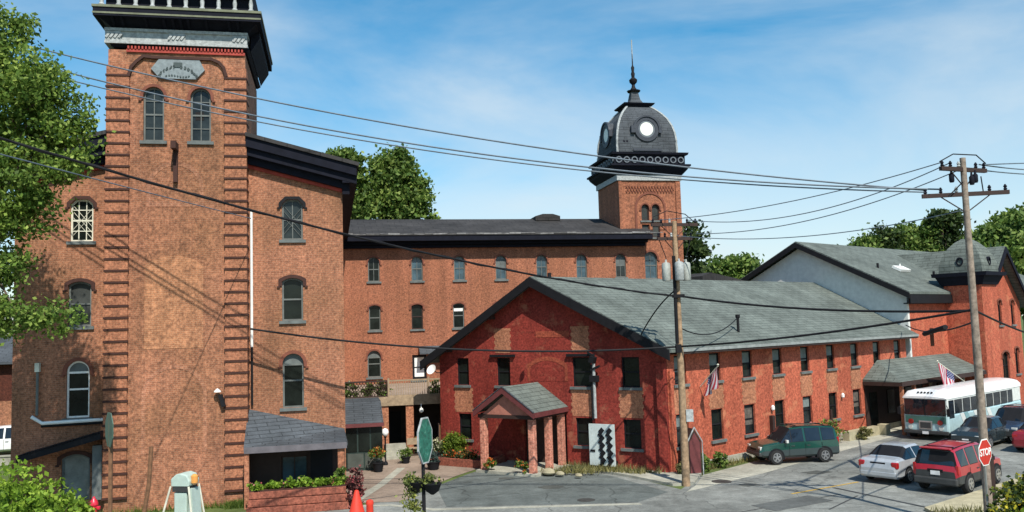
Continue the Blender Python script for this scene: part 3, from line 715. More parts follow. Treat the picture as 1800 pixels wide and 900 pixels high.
# ================================================================== TERRACE AND ENTRY VESTIBULE
ter = thing('roof_terrace', 'tan timber roof terrace on piers along the foot of the brick wing', 'terrace', WF @ Matrix.Translation((0, -13, 0)))
b = MB(); b.box(-2.3, 5.4, 0, 12.9, 2.86, 3.12); b.build('deck', M_patio, ter)
M_tanw = plain('tan timber', (.30, .22, .14), .8, var=.35, scale=5)
b = MB(); b.box(-2.3, 5.4, -.06, -.003, 2.7, 3.2); b.build('beam', M_tanw, ter)
for x in (1.07, 3.0, -.3):
    b = MB(); b.box(x, x+.42, .02, .42, 0, 2.85); b.build('pier', M_tan, ter)
b = MB(); b.box(-2.3, 5.4, 3.0, 3.2, 0, 2.85); b.build('rear_wall', M_dkwood, ter)
b = MB(); b.box(.3, 1.0, 2.9, 2.995, 0, 2.1); b.build('door', M_black, ter)
for x0, x1 in ((-2.25, 0.1), (.18, 2.3), (2.38, 3.4), (3.5, 5.4)):
    b = MB(); b.box(x0, x1, -.03, .03, 4.02, 4.1); b.box(x0, x1, -.03, .03, 3.2, 3.26)
    x = x0
    if x0 == -2.25:
        while x < x1-.1:
            b.tube([(x, 0, 3.26), (min(x+.55, x1), 0, 4.02)], .015, 4); b.tube([(min(x+.55, x1), 0, 3.26), (x, 0, 4.02)], .015, 4); x += .16
    else:
        while x < x1: b.box(x-.015, x+.015, -.015, .015, 3.26, 4.02); x += .13
    b.build('railing_panel', M_tanw if x0 != -2.25 else M_dkwood, ter)
for x in (.14, 2.34, 3.45):
    b = MB(); b.box(x-.05, x+.05, -.05, .05, 3.12, 4.2); b.build('railing_post', M_tanw, ter)
TM = WF @ Matrix.Translation((0, -13, 0))
for i, (x, lab, fl) in enumerate([(-1.9, 'leafy pot plant at the mill end of the terrace rail', (M_pet_w, 14, .1)), (-.9, 'dark bushy pot plant along the left terrace rail', None), (-.2, 'feathery pot plant beside the black gap in the terrace rail', (M_pet_p, 10, .08)), (3.7, 'red flowered pot plant at the red building end of the terrace rail', (M_pet_p, 60, .1)), (2.8, 'small leafy plant on the terrace right of centre', None)]):
    shrub('pot_plant', lab, 'pot plant', TM @ Vector((x, .35, 3.12)), [(0, 0, .45, .42, .25, .45)], 500, .1, M_leaf2 if i != 3 else leafmat('red leaf', (.2, .03, .03), (.3, .1, .05)), group='pot plants on the terrace', flowers=fl)
for x, z in ((1.2, 2.35),):
    pass
ves = thing('entry_vestibule', 'dark green glazed entry vestibule with a grey sloping roof at the mill corner', 'vestibule', WF @ Matrix.Translation((-1.38, -15.3, 0)))
b = MB(); b.box(-.86, .86, -2.25, 2.2, .0, 2.25); b.build('wall', M_dkgreen, ves)
b = MB(); b.prism([[(-2.5, 2.3), (-.2, 3.2), (2.2, 3.2), (2.2, 2.26), (-2.3, 2.26)]], -.92, .95, axis='x'); b.build('roof', M_slate, ves)
b = MB(); b.box(-.95, .97, -2.56, -2.503, 2.14, 2.32); b.build('fascia', M_redpaint, ves)
for x in (-.62, 0, .62):
    b = MB(); b.box(x-.27, x+.27, -2.29, -2.255, .95, 2.1); b.build('pane', M_glass, ves)
for x in (-.42, .42):
    b = MB(); b.box(x-.38, x+.38, -2.28, -2.255, .15, .85); b.build('panel', plain('grey green panel', (.06, .07, .06), .6), ves)
b = MB(); b.obox((.35, -2.32, .5), (.03, .03, .5), (0, .6, 0)); b.build('handle', M_cream, ves)

# small furniture on the patio
def planter(name, label, x, y, r, h, blobs, n, mat, fl, group='planters on the patio'):
    t = thing(name, label, 'planter', loc=(x, y, .02), group=group)
    b = MB(); b.lathe([(r*.7, 0), (r, h), (r*1.08, h), (r*1.08, h+.04), (r*.9, h+.04)], (0, 0, 0), 12); b.build('pot', M_black, t, smooth=True)
    P, _ = blob_points(blobs, max(8, n//30), 30, .2, .3); leaves_mesh('foliage', P, .07*(.6+.8*rng.random(len(P))), mat, t)
    if fl:
        idx = rng.choice(len(P), fl[1]); Q = P[idx]+np.array([0, 0, .05]); leaves_mesh('blossom', Q, np.full(len(Q), fl[2]), fl[0], t, long=1)
    return t
p = G(665, 830); planter('planter', 'black pot of orange flowers at the corner of the green vestibule', p.x, p.y, .28, .4, [(0, 0, .8, .35, .3, .35)], 500, M_leaf2, (M_pet_o, 110, .11))
p = G(713, 815); planter('planter', 'black pot of trailing green plants beside the globe lamp', p.x, p.y, .25, .3, [(0, 0, .5, .28, .25, .25)], 400, M_leaf2, (M_pet_w, 12, .06))
p = G(762, 826); planter('planter', 'low black tub of blue green leaves left of the brick flower bed', p.x, p.y, .34, .35, [(0, 0, .55, .35, .3, .25)], 500, leafmat('blue leaf', (.06, .10, .10), (.12, .18, .16)), None)
p = G(742, 800); planter('planter', 'pot heaped with bright orange flowers behind the green sign', p.x, p.y+.4, .35, .45, [(0, 0, .75, .4, .3, .3)], 500, M_leaf2, (M_pet_o, 200, .13))
p = G(768, 812); planter('planter', 'pot of cream flowers beside the round shrub', p.x, p.y+.2, .3, .4, [(0, 0, .75, .42, .3, .35)], 500, M_leafd, (M_pet_w, 170, .12))
# globe lamp post, black a-frame board, steps
p = G(678, 818); t = thing('globe_lamp', 'short black lamp post with a white globe beside the dark doorway', 'lamp post', loc=(p.x, p.y, .02))
b = MB(); b.lathe([(.12, 0), (.12, .1), (.04, .2), (.04, 1.35), (.09, 1.42)], (0, 0, 0), 10); b.build('post', M_black, t, smooth=True)
b = MB(); b.lathe([(.04, 1.42), (.14, 1.5), (.19, 1.64), (.14, 1.78), (.03, 1.84)], (-.0, 0, 0), 14); b.build('globe', plain('white globe', (.85, .85, .82), .3, var=.02), t, smooth=True)
b = MB(TM); b.lathe([(.02, 2.25), (.1, 2.3), (.12, 2.4), (.08, 2.5), (.02, 2.52)], (1.9, -.15, 0), 12); b.tube([(1.9, -.15, 2.5), (1.9, -.05, 2.75)], .02, 6); tag(b.build('hanging_lamp', M_white, None, smooth=True), 'small white round lamp hanging from the terrace beam behind the green sign', 'lamp')
for k in range(3):
    b = MB(TM); b.box(-.15, 1.0, -.5-.35*(3-k), -.5-.35*(2-k)+.0, .02, .17*(k+1)); tag(b.build('step', M_conc), kind='structure')
b = MB(TM); b.box(-.15, 1.0, -.5, 0, .02, .66); tag(b.build('step', M_conc), kind='structure')
t = thing('wooden_bench', 'brown wooden bench under the terrace near the orange flowers', 'bench', M=TM @ Matrix.Translation((1.75, -.7, 0)))
b = MB(); b.box(-.7, .7, -.2, .2, .42, .47); b.build('seat', M_tanw, t)
for x in (-.6, .55):
    b = MB(); b.box(x, x+.06, -.18, .18, .02, .42); b.build('leg', M_dkwood, t)
b = MB(); b.box(-.7, .7, .2, .25, .6, .95); b.build('backrest', M_tanw, t)
t = thing('wood_board', 'upright brown wooden board against the left end of the red building', 'board', M=TM @ Matrix.Translation((3.1, -1.6, 0)))
b = MB(); b.box(-.4, .3, -.05, .05, .05, 1.7); b.build('panel', plain('orange brown wood', (.22, .10, .04), .7), t)
b = MB(); b.box(-.46, -.40, -.06, .06, .0, 1.8); b.box(.30, .36, -.06, .06, .0, 1.8); b.build('frame', M_dkwood, t)

# ================================================================== RED GABLED BUILDING
red = thing('red_gabled_building', 'red painted brick building with a wide gable, grey green roof and tan brick window bays', 'building', RF)
RFi = RF.inverted(); S2R = RFi @ SF                     # street-side coordinates -> building coordinates
d_R = (S2R.to_3x3() @ Vector((1, 0, 0)))
hs = []
def rwin(xc, z0, w, h, **k):
    k.setdefault('hood', None); k.setdefault('frame', M_black); k.setdefault('bars', (0, 1)); k.setdefault('fw', .06)
    return window(red, xc, z0, w, h, 'flat', **k)
for xc, w in ((-11.47, .78), (-8.9, .82), (-4.38, 1.0), (-1.8, .92)): hs.append(rwin(xc, 3.85, w, 1.4))
for xc, w in ((-11.4, .82), (-4.34, .92), (-1.84, .9)): hs.append(rwin(xc, 1.05, w, 1.32, sill=M_tan if False else M_stone))
hs.append([(-7.75, 0.02), (-5.3, 0.02), (-5.3, 2.5), (-7.75, 2.5)])
RZ = 9.12; EL = 5.02; ER = 5.45
def rake(x):      # underside of roof over the front plane
    return RZ-(x+6.6)*(RZ-ER)/7.2 if x > -6.6 else RZ-(-6.6-x)*(RZ-EL)/7.0
m = MB(); m.prism([[(-13, 0), (0, 0), (0, rake(0)-.02), (-6.6, RZ-.02), (-13, rake(-13)-.02)]]+hs, 0, .3); m.build('front_wall', M_red, red)
m = MB()
for x0, x1, z0, z1 in ((-9.35, -8.45, 5.5, 6.75), (-4.85, -3.95, 5.5, 6.75), (-12.0, -10.9, 2.45, 3.7), (-4.95, -3.8, 2.45, 3.7), (-2.4, -1.25, 2.45, 3.7)):
    z = z0; k = 0
    while z < z1-.01:    # toothed edges where the paint stops
        o = .06 if k % 2 else 0; m.box(x0-o, x1+o, -.012, -.003, z, min(z1, z+.157)); z += .156; k += 1
    m.build('tan_bay', M_tan, red); m = MB()
for xc in (-8.9, -4.38):
    m = MB(); m.box(xc-.75, xc+.75, -.14, -.003, 5.3, 5.42); m.build('window_ledge', M_black, red)
M_faded = brick('faded brick', (.31, .075, .042), (.23, .05, .033), (.25, .06, .04), (.7, .6, .6), .5)
m = MB(); m.box(-6.9, -5.0, -.012, -.003, 6.25, 6.55); m.build('faded_brick_panel', M_faded, red); m = MB(); m.prism([outline(-6.3, 4.1, 2.3, 1.2, 'seg'), outline(-6.3, 4.1, 2.0, 1.0, 'seg')], -.010, -.003)
m.build('faded_arch_brick', M_faded, red)
# street wall
M_blind = plain('grey green blind', (.16, .19, .18), .8); M_curtain = plain('dull curtain', (.10, .085, .07), .9, var=.5, scale=6)
hs = []
for i in range(9): hs.append(window(red, .92+2.7*i if i else .98, 3.95, .86, 1.32, 'flat', T=S2R, frame=M_black, hood=None, bars=(0, 1), fw=.06, gl=(M_glassm, M_glass, M_glassm)[i % 3], blind=(.55 if i % 4 else .42, .93, M_blind)))
for i in range(7): hs.append(window(red, .92+2.7*i if i else .98, 1.15, .92, 1.45, 'flat', T=S2R, frame=M_black, hood=None, bars=(0, 1), fw=.06, gl=(M_glassm, M_glass)[i % 2], blind=((.6, .93, M_blind), None, (.3, .9, M_curtain), None)[i % 4]))
m = MB(S2R); m.prism([[(.02, 0), (23.7, 0), (23.7, 5.75), (.02, 5.75)]]+hs, 0, .3); m.build('street_wall', M_redst, red)
m = MB(S2R)
for i in range(7):
    xc = .92+2.7*i; z = 2.64; k = 0
    while z < 3.80:
        o = .07 if k % 2 else 0; m.box(xc-.55-o, xc+.55+o, -.012, -.003, z, z+.157); z += .156; k += 1
    m.build('tan_bay', M_tan, red); m = MB(S2R)
m = MB(); m.box(-.45, -.02, -.2, -.003, 0, 5.0); m.build('corner_buttress', M_red, red)
m = MB(S2R); m.box(.08, .3, -.12, -.003, 0, 4.6); m.build('corner_pier', M_redst, red)
b = MB(S2R); b.box(.4, 23.6, -.12, -.003, 0.02, .32); b.build('stone_footing', M_conc, red)
m = MB(); Lw = d_R*24.0
m.add([(-13, .0, 0), (-13+Lw.x, Lw.y, 0), (-13+Lw.x, Lw.y, 5.2), (-13, 0, 5.2), (-12.7, .3, 0), (-12.7+Lw.x, Lw.y, 0), (-12.7+Lw.x, Lw.y, 5.2), (-12.7, .3, 5.2)], [(0, 1, 2, 3), (4, 7, 6, 5), (0, 3, 7, 4), (1, 5, 6, 2)]); m.build('side_wall', M_red, red)
b = MB(); b.box(-12.2, -.6, 1.6, 1.7, 0, 5.3); b.build('inner_wall', M_inside, red)
b = MB(S2R); b.box(1.5, 23, .9, 1.0, 0, 5.3); b.build('inner_wall', M_inside, red)
# roof planes
SRi = S2R.inverted()
def along(p, k): return Vector(p)+d_R*k
def to_far(p, X=24.2):
    sx = (SRi @ Vector(p)).x; return along(p, X-sx)
def slab(a, b_, th):       # a = ridge pt, b = eave pt at the front plane (underside)
    f = -.62; A, B = along(a, f), along(b_, f); A2, B2 = to_far(a), to_far(b_); u = Vector((0, 0, th))
    return [A, B, B2, A2, A+u, B+u, B2+u, A2+u], [(0, 1, 2, 3), (4, 7, 6, 5), (0, 4, 5, 1), (1, 5, 6, 2), (2, 6, 7, 3), (3, 7, 4, 0)]
rdg = Vector((-6.6, 0, RZ)); eR = Vector((.62, 0, ER)); eL = Vector((-13.62, 0, EL-.02))
m = MB(); v, f = slab(rdg, eR, .16); m.add(v, f); v, f = slab(rdg+Vector((-.002, 0, 0)), eL, .16); m.add(v, f)
rroof = m.build('roof', M_roof, red)
m = MB()
for e in (eR, eL):
    a, b_ = along(rdg, -.63), along(e, -.63); dn_ = Vector((0, 0, -.34)); a2, b2 = along(rdg, -.70), along(e, -.70); up = Vector((0, 0, .12))
    m.add([a+dn_, b_+dn_, b_+up, a+up, a2+dn_, b2+dn_, b2+up, a2+up], [(0, 1, 2, 3), (4, 7, 6, 5), (0, 4, 5, 1), (1, 5, 6, 2), (2, 6, 7, 3), (3, 7, 4, 0)])
m.build('rake_board', M_black, rroof)
m = MB()
for e in (eR,):
    a, b_ = along(e, -.62), to_far(e); o = Vector((.02, 0, -.02))
    m.add([a+o+Vector((0, 0, -.14)), b_+o+Vector((0, 0, -.14)), b_+o+Vector((0, 0, .14)), a+o+Vector((0, 0, .14))], [(0, 1, 2, 3)])
m2 = MB(S2R); m2.box(.3, 24.1, -.66, -.605, 5.36, 5.60); m2.box(.3, 24.1, -.60, -.004, 5.34, 5.40); m2.build('eave_board', M_dkwood, rroof)
m2 = MB(S2R); m2.box(.2, 24.1, -.70, -.665, 5.46, 5.60); m2.build('gutter', plain('pale gutter', (.25, .27, .26), .5), rroof)
# heavy eave brackets under the rakes (purlin ends)
for x in (-12.2, -9.4, -6.6, -3.8, -1.0):
    m = MB(); m.obox((x, -.3, rake(x)-.16), (.16, .58, .2)); m.build('purlin_end', M_dkwood, rroof)
# roof furniture
for px, py, k in ((1582, 0, 0),): pass
m = MB(S2R); m.lathe([(.07, 6.2), (.07, 6.9), (.12, 6.95), (.12, 7.1)], (6.5, .55, 0), 8); m.build('roof_vent', M_black, rroof)
m = MB(S2R); m.lathe([(.09, 9.0), (.09, 9.25)], (-3.6, 3.7, 0), 8); m.build('roof_vent', M_black, rroof)
m = MB(S2R); m.prism([[(14.3, 9.0), (18.9, 9.0), (18.9, 9.45), (17.9, 9.62), (15.2, 9.95), (14.3, 9.7)]], 8.4, 10.4); m.build('roof_dormer', M_dkroof, rroof)
# satellite dish at the left eave
t = thing('satellite_dish', 'white satellite dish under the left tip of the big gable roof', 'satellite dish', RF @ Matrix.Translation((-12.9, -.75, 4.65)))
b = MB(Matrix.Rotation(R(60), 4, 'X')); b.lathe([(.03, 0), (.16, .03), (.27, .10), (.28, .12), (.16, .06), (.02, .04)], (0, 0, 0), 18); b.build('dish', M_white, t, smooth=True)
b = MB(); b.tube([(0, .05, 0), (0, .4, -.15), (0, .72, -.15)], .025, 6); b.build('bracket', M_black, t)
# entrance portico
pt = MB(); px0, px1, pm, pe_, pa = -8.55, -5.2, -6.88, 2.78, 4.02
pt.prism([[(px0, pe_), (pm, pa-.1), (px1, pe_), (px1, pe_+.12), (pm, pa+.03), (px0, pe_+.12)]], -3.15, -.004); pro = pt.build('portico_roof', M_roof, red)
b = MB(); b.prism([[(px0-.02, pe_-.16), (pm, pa-.28), (px1+.02, pe_-.16), (px1+.02, pe_+.10), (pm, pa), (px0-.02, pe_+.10)]], -3.22, -3.155); b.build('rake_board', M_redpaint, pro)
b = MB(); b.prism([[(px0-.03, pe_+.11), (pm, pa+.01), (px1+.03, pe_+.11), (px1+.03, pe_+.15), (pm, pa+.06), (px0-.03, pe_+.15)]], -3.24, -3.155); b.build('drip_edge', M_slate, pro)
b = MB(); b.prism([[(px0+.35, pe_-.05), (px1-.35, pe_-.05), (pm, pa-.35)]], -2.95, -2.88); b.build('gable_panel', plain('faded red boards', (.36, .14, .10), .8), red)
b = MB(); b.box(px0+.1, px1-.1, -2.98, -2.72, pe_-.22, pe_-.06); b.box(px1-.34, px1-.08, -2.715, -.004, pe_-.22, pe_-.02); b.box(px0+.08, px0+.34, -2.715, -.004, pe_-.22, pe_-.02); b.build('beam', M_dkwood, red)
b = MB(); b.box(px1-.02, px1+.04, -3.15, -.004, pe_-.12, pe_+.1); b.build('fascia', M_redpaint, pro)
M_speck = brick('speckled pier brick', (.52, .22, .16), (.34, .10, .07), (.5, .34, .26), (.8, .75, .7), .5, bw=.2, bh=.12)
for x, y in ((px0+.30, -2.78), (px1-.35, -2.78), (px1-.28, -1.45), (px1-.28, -.25)):
    b = MB(); b.box(x-.15, x+.15, y-.15, y+.15, 0, 2.56); b.build('portico_pier', M_speck, red, bev=.03)
b = MB(); b.box(-7.7, -6.6, .12, .18, .05, 2.45); do = b.build('door', M_dkwood, red); b = MB(); b.box(-6.5, -5.4, .12, .18, .05, 2.45); b.build('door', M_dkwood, red)  # dark door leaves added, coloured to carry the shade inside the portico
b = MB(RF); b.box(px0, px1, -3.1, -.004, .0, .13); tag(b.build('step', M_conc), kind='structure')
# electrical mast with weatherhead, pale vented board
t = thing('service_mast', 'pale grey electrical mast with a black weatherhead fixed to the red gable wall', 'electrical mast', RF @ Matrix.Translation((-3.62, -.18, 2.4)))
b = MB(); b.tube([(0, 0, 0), (0, 0, 2.6)], .075, 8); b.build('conduit', M_frieze, t, smooth=True)
b = MB(); b.tube([(-.14, 0, -.1), (-.14, 0, 2.5)], .045, 6); b.build('cable', M_black, t)
b = MB(); b.obox((0, -.08, 2.75), (.26, .3, .3), (0, .3, 0)); b.obox((.02, -.02, 1.85), (.42, .22, .3)); b.obox((-.1, -.05, 3.0), (.4, .1, .08), (0, .5, 0)); b.obox((.1, -.05, 2.35), (.5, .12, .1), (0, -.4, 0)); b.build('weatherhead', M_black, t)
t = thing('vented_board', 'leaning pale grey board with two columns of dark diamond vents against the gable wall', 'board', RF @ Matrix.Translation((-3.1, -.55, .28)))
b = MB(); b.box(-.68, .62, -.05, .05, .0, 1.9); b.build('panel', plain('pale blue grey sheet', (.50, .56, .54), .5, var=.2), t)
b = MB()
for k in range(5):
    for x in (-.02, .38):
        b = MB(); b.obox((x+.04*k*.3, -.07, 1.60-k*.34), (.20, .03, .25), (0, .75, 0)); b.build('dark_vent', M_black, t)
        b = MB(); b.obox((x-.09+.04*k*.3, -.068, 1.43-k*.34), (.15, .03, .19), (0, .75, 0)); b.build('dark_vent', M_black, t)
b = MB(); b.box(-.62, -.38, -.075, -.052, .62, .72); b.build('slot', M_black, t)
b = MB(); b.box(-.6, -.5, -.04, .04, -.28, -.004); b.box(.45, .55, -.04, .04, -.28, -.004); b.box(-.2, .6, .06, .3, -.26, .2); b.build('foot', M_black, t)
# little white trimmed cellar entry by the pole
t = thing('cellar_hood', 'small pointed cellar entry with white trim and dark red door at the building corner', 'cellar entry', SF @ Matrix.Translation((.55, -.8, 0)) @ Matrix.Rotation(R(-25), 4, 'Z'))
b = MB(); b.prism([[(-.32, 0), (.32, 0), (.32, 1.5), (0, 2.05), (-.32, 1.5)]], -.25, .5); b.build('body', M_dkwood, t)
b = MB(); b.prism([[(-.25, .05), (.25, .05), (.25, 1.45), (0, 1.88), (-.25, 1.45)]], -.27, -.253); b.build('door', M_redpaint, t)
b = MB(); bar([(-.36, .0), (-.36, 1.5), (0, 2.12), (.36, 1.5), (.36, 0)], .04, -.30, -.255, b); b.build('trim', M_frieze, t)
# flower bed left of the portico
t = thing('brick_flower_bed', 'low brick edged flower bed with red blossom under the left gable window', 'flower bed', RF @ Matrix.Translation((-10.8, -1.6, 0)))
b = MB(); b.box(-1.9, 1.9, -.55, -.35, 0, .38); b.box(-1.9, -1.7, -.345, 1.5, 0, .38); b.box(1.7, 1.9, -.345, 1.5, 0, .38); b.build('edging', M_bedbrick, t)
b = MB(); b.box(-1.68, 1.68, -.345, 1.5, 0, .3); b.build('soil', M_groove, t)
P, _ = blob_points([(0, .2, .42, 1.5, .45, .2)], 24, 30, .3, .2); leaves_mesh('foliage', P, .08*(.6+.8*rng.random(len(P))), M_leafd, t); Q = P[rng.choice(len(P), 160)]+np.array([0, -.05, .06]); leaves_mesh('blossom', Q, np.full(160, .09), M_pet_o, t, long=1)
shrub('round_shrub', 'rounded bright green shrub behind the brick flower bed', 'shrub', RF @ Vector((-11.6, -.75, .3)), [(0, 0, .55, .62, .5, .55)], 2600, .07, leafmat('lime leaf', (.12, .19, .02), (.22, .30, .04)))
for x, lab in ((px0+.75, 'red flowering plant beside the left portico pier'), (px1-.75, 'red flowering plant beside the front right portico pier')):
    shrub('flower_plant', lab, 'plant', RF @ Vector((x, -3.0, .1)), [(0, 0, .35, .25, .22, .32)], 300, .09, M_leaf2, flowers=(M_pet_o, 40, .09), stems=False)
for i, (x, s, lab) in enumerate(((px1+.35, .26, 'pale boulder just right of the portico'), (px1+.95, .17, 'small pale rock second along from the portico'), (px1+1.9, .14, 'pale stone among the weeds below the gable window'))):
    b = MB(); b.lathe([(s*.7, 0), (s, s*.35), (s*.85, s*.9), (s*.3, s*1.2)], (0, 0, .1), 9); o = b.build('boulder', M_sand, None, smooth=True); o.matrix_world = RF @ Matrix.Translation((x, -2.6, 0)); o.scale = (1.3, .9, .9); tag(o, lab, 'rock')

# ================================================================== HALL BEHIND (white gable, brick flank) AND CROSS WING
hall = thing('gabled_hall', 'taller hall with a white gable end, grey green roof and orange brick street wall', 'hall', SF @ Matrix.Translation((24.25, 0, 0)))
hz = lambda y: 12.05-abs(y-7.3)*.505
m = MB(); m.prism([[(-.02, 0), (14.6, 0), (14.6, hz(14.6)-.2), (7.3, 11.8), (-.02, hz(0)-.2)]], .0, .25, axis='x'); m.build('gable_wall', plain('white stucco', (.62, .62, .58), .8, var=.12), hall)
# axis='x' takes (y, z) pairs, x from 0 to .25
m = MB(); m.box(.26, 8.18, -.02, .28, 0, hz(0)-.25); m.build('street_wall', M_redst, hall)
m = MB(); m.prism([[(-.45, hz(-.45)), (7.3, 12.05), (15.0, hz(15)), (15.0, hz(15)+.16), (7.3, 12.23), (-.45, hz(-.45)+.16)]], -.55, 30, axis='x'); ho = m.build('roof', M_roof, hall)
m = MB(); m.prism([[(-.5, hz(-.5)-.26), (7.3, 11.78), (15.05, hz(15.05)-.26), (15.05, hz(15.05)+.1), (7.3, 12.14), (-.5, hz(-.5)+.1)]], -.64, -.56, axis='x'); m.box(-.56, 8.3, -.52, -.455, 7.55, 8.1); m.box(-.5, 8.3, -.45, -.025, 7.52, 7.6); m.build('rake_board', M_black, ho)
b = MB(); b.obox((5.9, 2.9, hz(2.9)+.3), (1.5, .7, .18), (.47, 0, 0)); b.lathe([(.05, 0), (.05, .3)], (5.7, 2.9, hz(2.9)+.35), 6); b.build('skylight', M_white, ho)
for x, y in ((3, 3.2), (9.5, 2.2), (11.5, 3.5)):
    b = MB(); b.lathe([(.08, 0), (.08, .4)], (x, y, hz(y)+.1), 8); b.build('roof_vent', M_black, ho)
b = MB(); b.box(3.0, 3.5, -.06, -.023, 4.75, 5.9); b.build('window', M_glass, hall)
cw = thing('cross_wing', 'orange brick cross wing with a steep street gable and tall narrow windows', 'mill wing', SF @ Matrix.Translation((32.45, -1.3, 0)))
hs = []
hs.append(window(cw, 1.75, 4.3, .62, 3.3, 'round', gl=M_glass, frame=M_black, bars=(0, 3), hood=M_hood, ht=.1))
hs.append(window(cw, 3.5, 5.9, .62, 1.8, 'seg', gl=M_glass, frame=M_black, bars=(0, 1), hood=M_hood, ht=.12))
hs.append(window(cw, 5.9, 5.9, .62, 1.8, 'seg', gl=M_glass, frame=M_black, bars=(0, 1), hood=M_hood, ht=.12))
hs.append(window(cw, 6.1, 2.3, .7, 1.9, 'seg', gl=M_glass, frame=M_black, bars=(0, 1), hood=M_hood, ht=.12))
hs.append(window(cw, 3.9, 2.0, 1.2, 2.0, 'seg', gl=M_glass, frame=M_black, bars=(1, 1), hood=M_hood, ht=.12))
cz = lambda x: 11.35-abs(x-3.7)*1.0
m = MB(); m.prism([[(0, 0), (7.4, 0), (7.4, 7.5), (3.7, 11.2), (0, 7.5)]]+hs, 0, .3); m.box(0, .3, .3, 14, 0, 7.45); m.box(7.1, 7.4, .3, 14, 0, 7.45); m.build('wall', M_redst, cw)
b = MB(); b.box(.4, 7, .7, .8, 0, 8.5); b.build('inner_wall', M_inside, cw)
m = MB(); m.prism([[(-.35, 7.3), (3.7, 11.35), (7.95, 7.1), (7.95, 7.3), (3.7, 11.55), (-.35, 7.5)]], -.6, 14.2); co = m.build('roof', M_roof, cw)
m = MB(); m.prism([[(-.38, 7.02), (3.7, 11.1), (7.98, 6.82), (7.98, 7.22), (3.7, 11.5), (-.38, 7.42)]], -.7, -.604); m.build('rake_board', M_navy, co)
tur = thing('corner_tower', 'slim square brick tower with a grey curved cap between the hall and the cross wing', 'turret', SF @ Matrix.Translation((31.2, -1.2, 0)) @ Matrix.Diagonal((.76, .76, 1, 1)))
m = MB(); m.box(-1.6, 1.6, -1.6, 1.6, 0, 9.0); m.build('wall', M_redst, tur)
b = MB(); ring(8.7, 9.3, 1.75, 2.1, b); ring(9.3, 9.55, 2.3, 2.35, b); b.build('cornice', M_navy, tur)
m = MB(); prof2 = [(0, 1.85), (.6, 1.8), (1.2, 1.55), (1.7, 1.2), (2.1, .75), (2.35, .3)]
m.add([(sx*w, sy*w, 9.55+h) for h, w in prof2 for sx, sy in ((-1, -1), (1, -1), (1, 1), (-1, 1))], [(4*i+k, 4*i+(k+1) % 4, 4*(i+1)+(k+1) % 4, 4*(i+1)+k) for i in range(5) for k in range(4)]+[(20, 21, 22, 23)])
m.build('cap', M_roof, tur)
m = MB(); m.disc_y((0, 10.3), .3, -1.85, -1.5, 16, r_in=.2)
bb = MB(Matrix.Rotation(-PI/2, 4, 'Z')); bb.disc_y((0, 10.3), .3, -1.85, -1.5, 16, r_in=.2); m.add(bb.v, bb.f); m.build('dormer_ring', M_navy, tur)
# street porch
por = thing('street_porch', 'long low porch with a grey hipped roof on posts along the street wall', 'porch', SF @ Matrix.Translation((17.9, 0, 0)))
PW = 12.02
m = MB(); m.add([(0, -.003, 3.12), (0, -2.3, 3.02), (PW, -2.3, 3.02), (PW, -.003, 3.12), (1.9, -.003, 4.15), (PW, -.003, 4.15), (0, -.003, 2.98), (0, -2.3, 2.88), (PW, -2.3, 2.88), (PW, -.003, 2.98)],
 [(0, 4, 1), (4, 5, 2, 1), (0, 1, 7, 6), (1, 2, 8, 7), (2, 3, 9, 8), (6, 7, 8, 9), (2, 5, 3), (0, 6, 9, 3, 5, 4)]); poo = m.build('roof', M_roof, por)
b = MB(); b.box(-.05, PW, -2.36, -2.31, 2.78, 3.04); b.box(-.05, .0, -2.3, -.01, 2.78, 3.0); b.build('fascia', M_dkwood, poo)
for x in (.35, 1.9, 4.2, 6.5, 8.8, 11.2):
    b = MB(); b.box(x-.09, x+.09, -2.2, -2.02, 0, 2.87); b.build('post', M_tan if x < 2 else M_tanw, por)
b = MB(); b.box(.1, PW, -.06, -.015, 0, 2.9); b.build('dark_boarding', M_dkwood, por)
for x in (1.0, 3.2, 5.6, 8.0, 10.2):
    b = MB(); b.box(x-.45, x+.45, -.10, -.065, .9 if x > 1.5 else .05, 2.3); b.build('window' if x > 1.5 else 'door', M_glass, por)
# stone curb wall, weeds, shrubs along street wall
t = tag(None or (lambda b: (b.box(14.2, 17.7, -.95, -.55, 0, .5), b.obox((17.9, -1.1, .3), (.5, .5, .6)), b.build('low_stone_wall', M_sand))[2])(MB(SF)), 'low rough stone wall along the street side just left of the porch', 'stone wall')

# ================================================================== VEHICLES
def wheel(par, x, y, r, side, wdt=.22):
    b = MB(); s_ = side
    T = Matrix.Translation((x, y, r))@Matrix.Rotation(PI/2, 4, 'X')
    m = MB(T); m.lathe([(r*.6, -wdt/2), (r*.92, -wdt/2), (r, -wdt*.35), (r, wdt*.35), (r*.92, wdt/2), (r*.6, wdt/2)], (0, 0, 0), 22)
    t = m.build('wheel', M_tire, par, smooth=True)
    m = MB(T); z = -wdt/2-.012 if s_ > 0 else wdt/2-.01; m.lathe([(r*.62, z), (r*.62, z+.022)], (0, 0, 0), 18); h = m.build('hub', M_dkplastic, t)
    m = MB(); yo = y+s_*(wdt/2+.016)
    for k in range(5):
        a = 2*PI*k/5+.3; m.obox((x+math.cos(a)*r*.34, yo, r+math.sin(a)*r*.34), (r*.58, .03, r*.2), (0, -a, 0))
    m.disc_y((x, r), r*.64, min(yo-.015, yo+.015), max(yo-.015, yo+.015), 20, r_in=r*.54); m.disc_y((x, r), r*.16, yo-.02, yo+.02, 10)
    m.build('rim', M_rim, t)
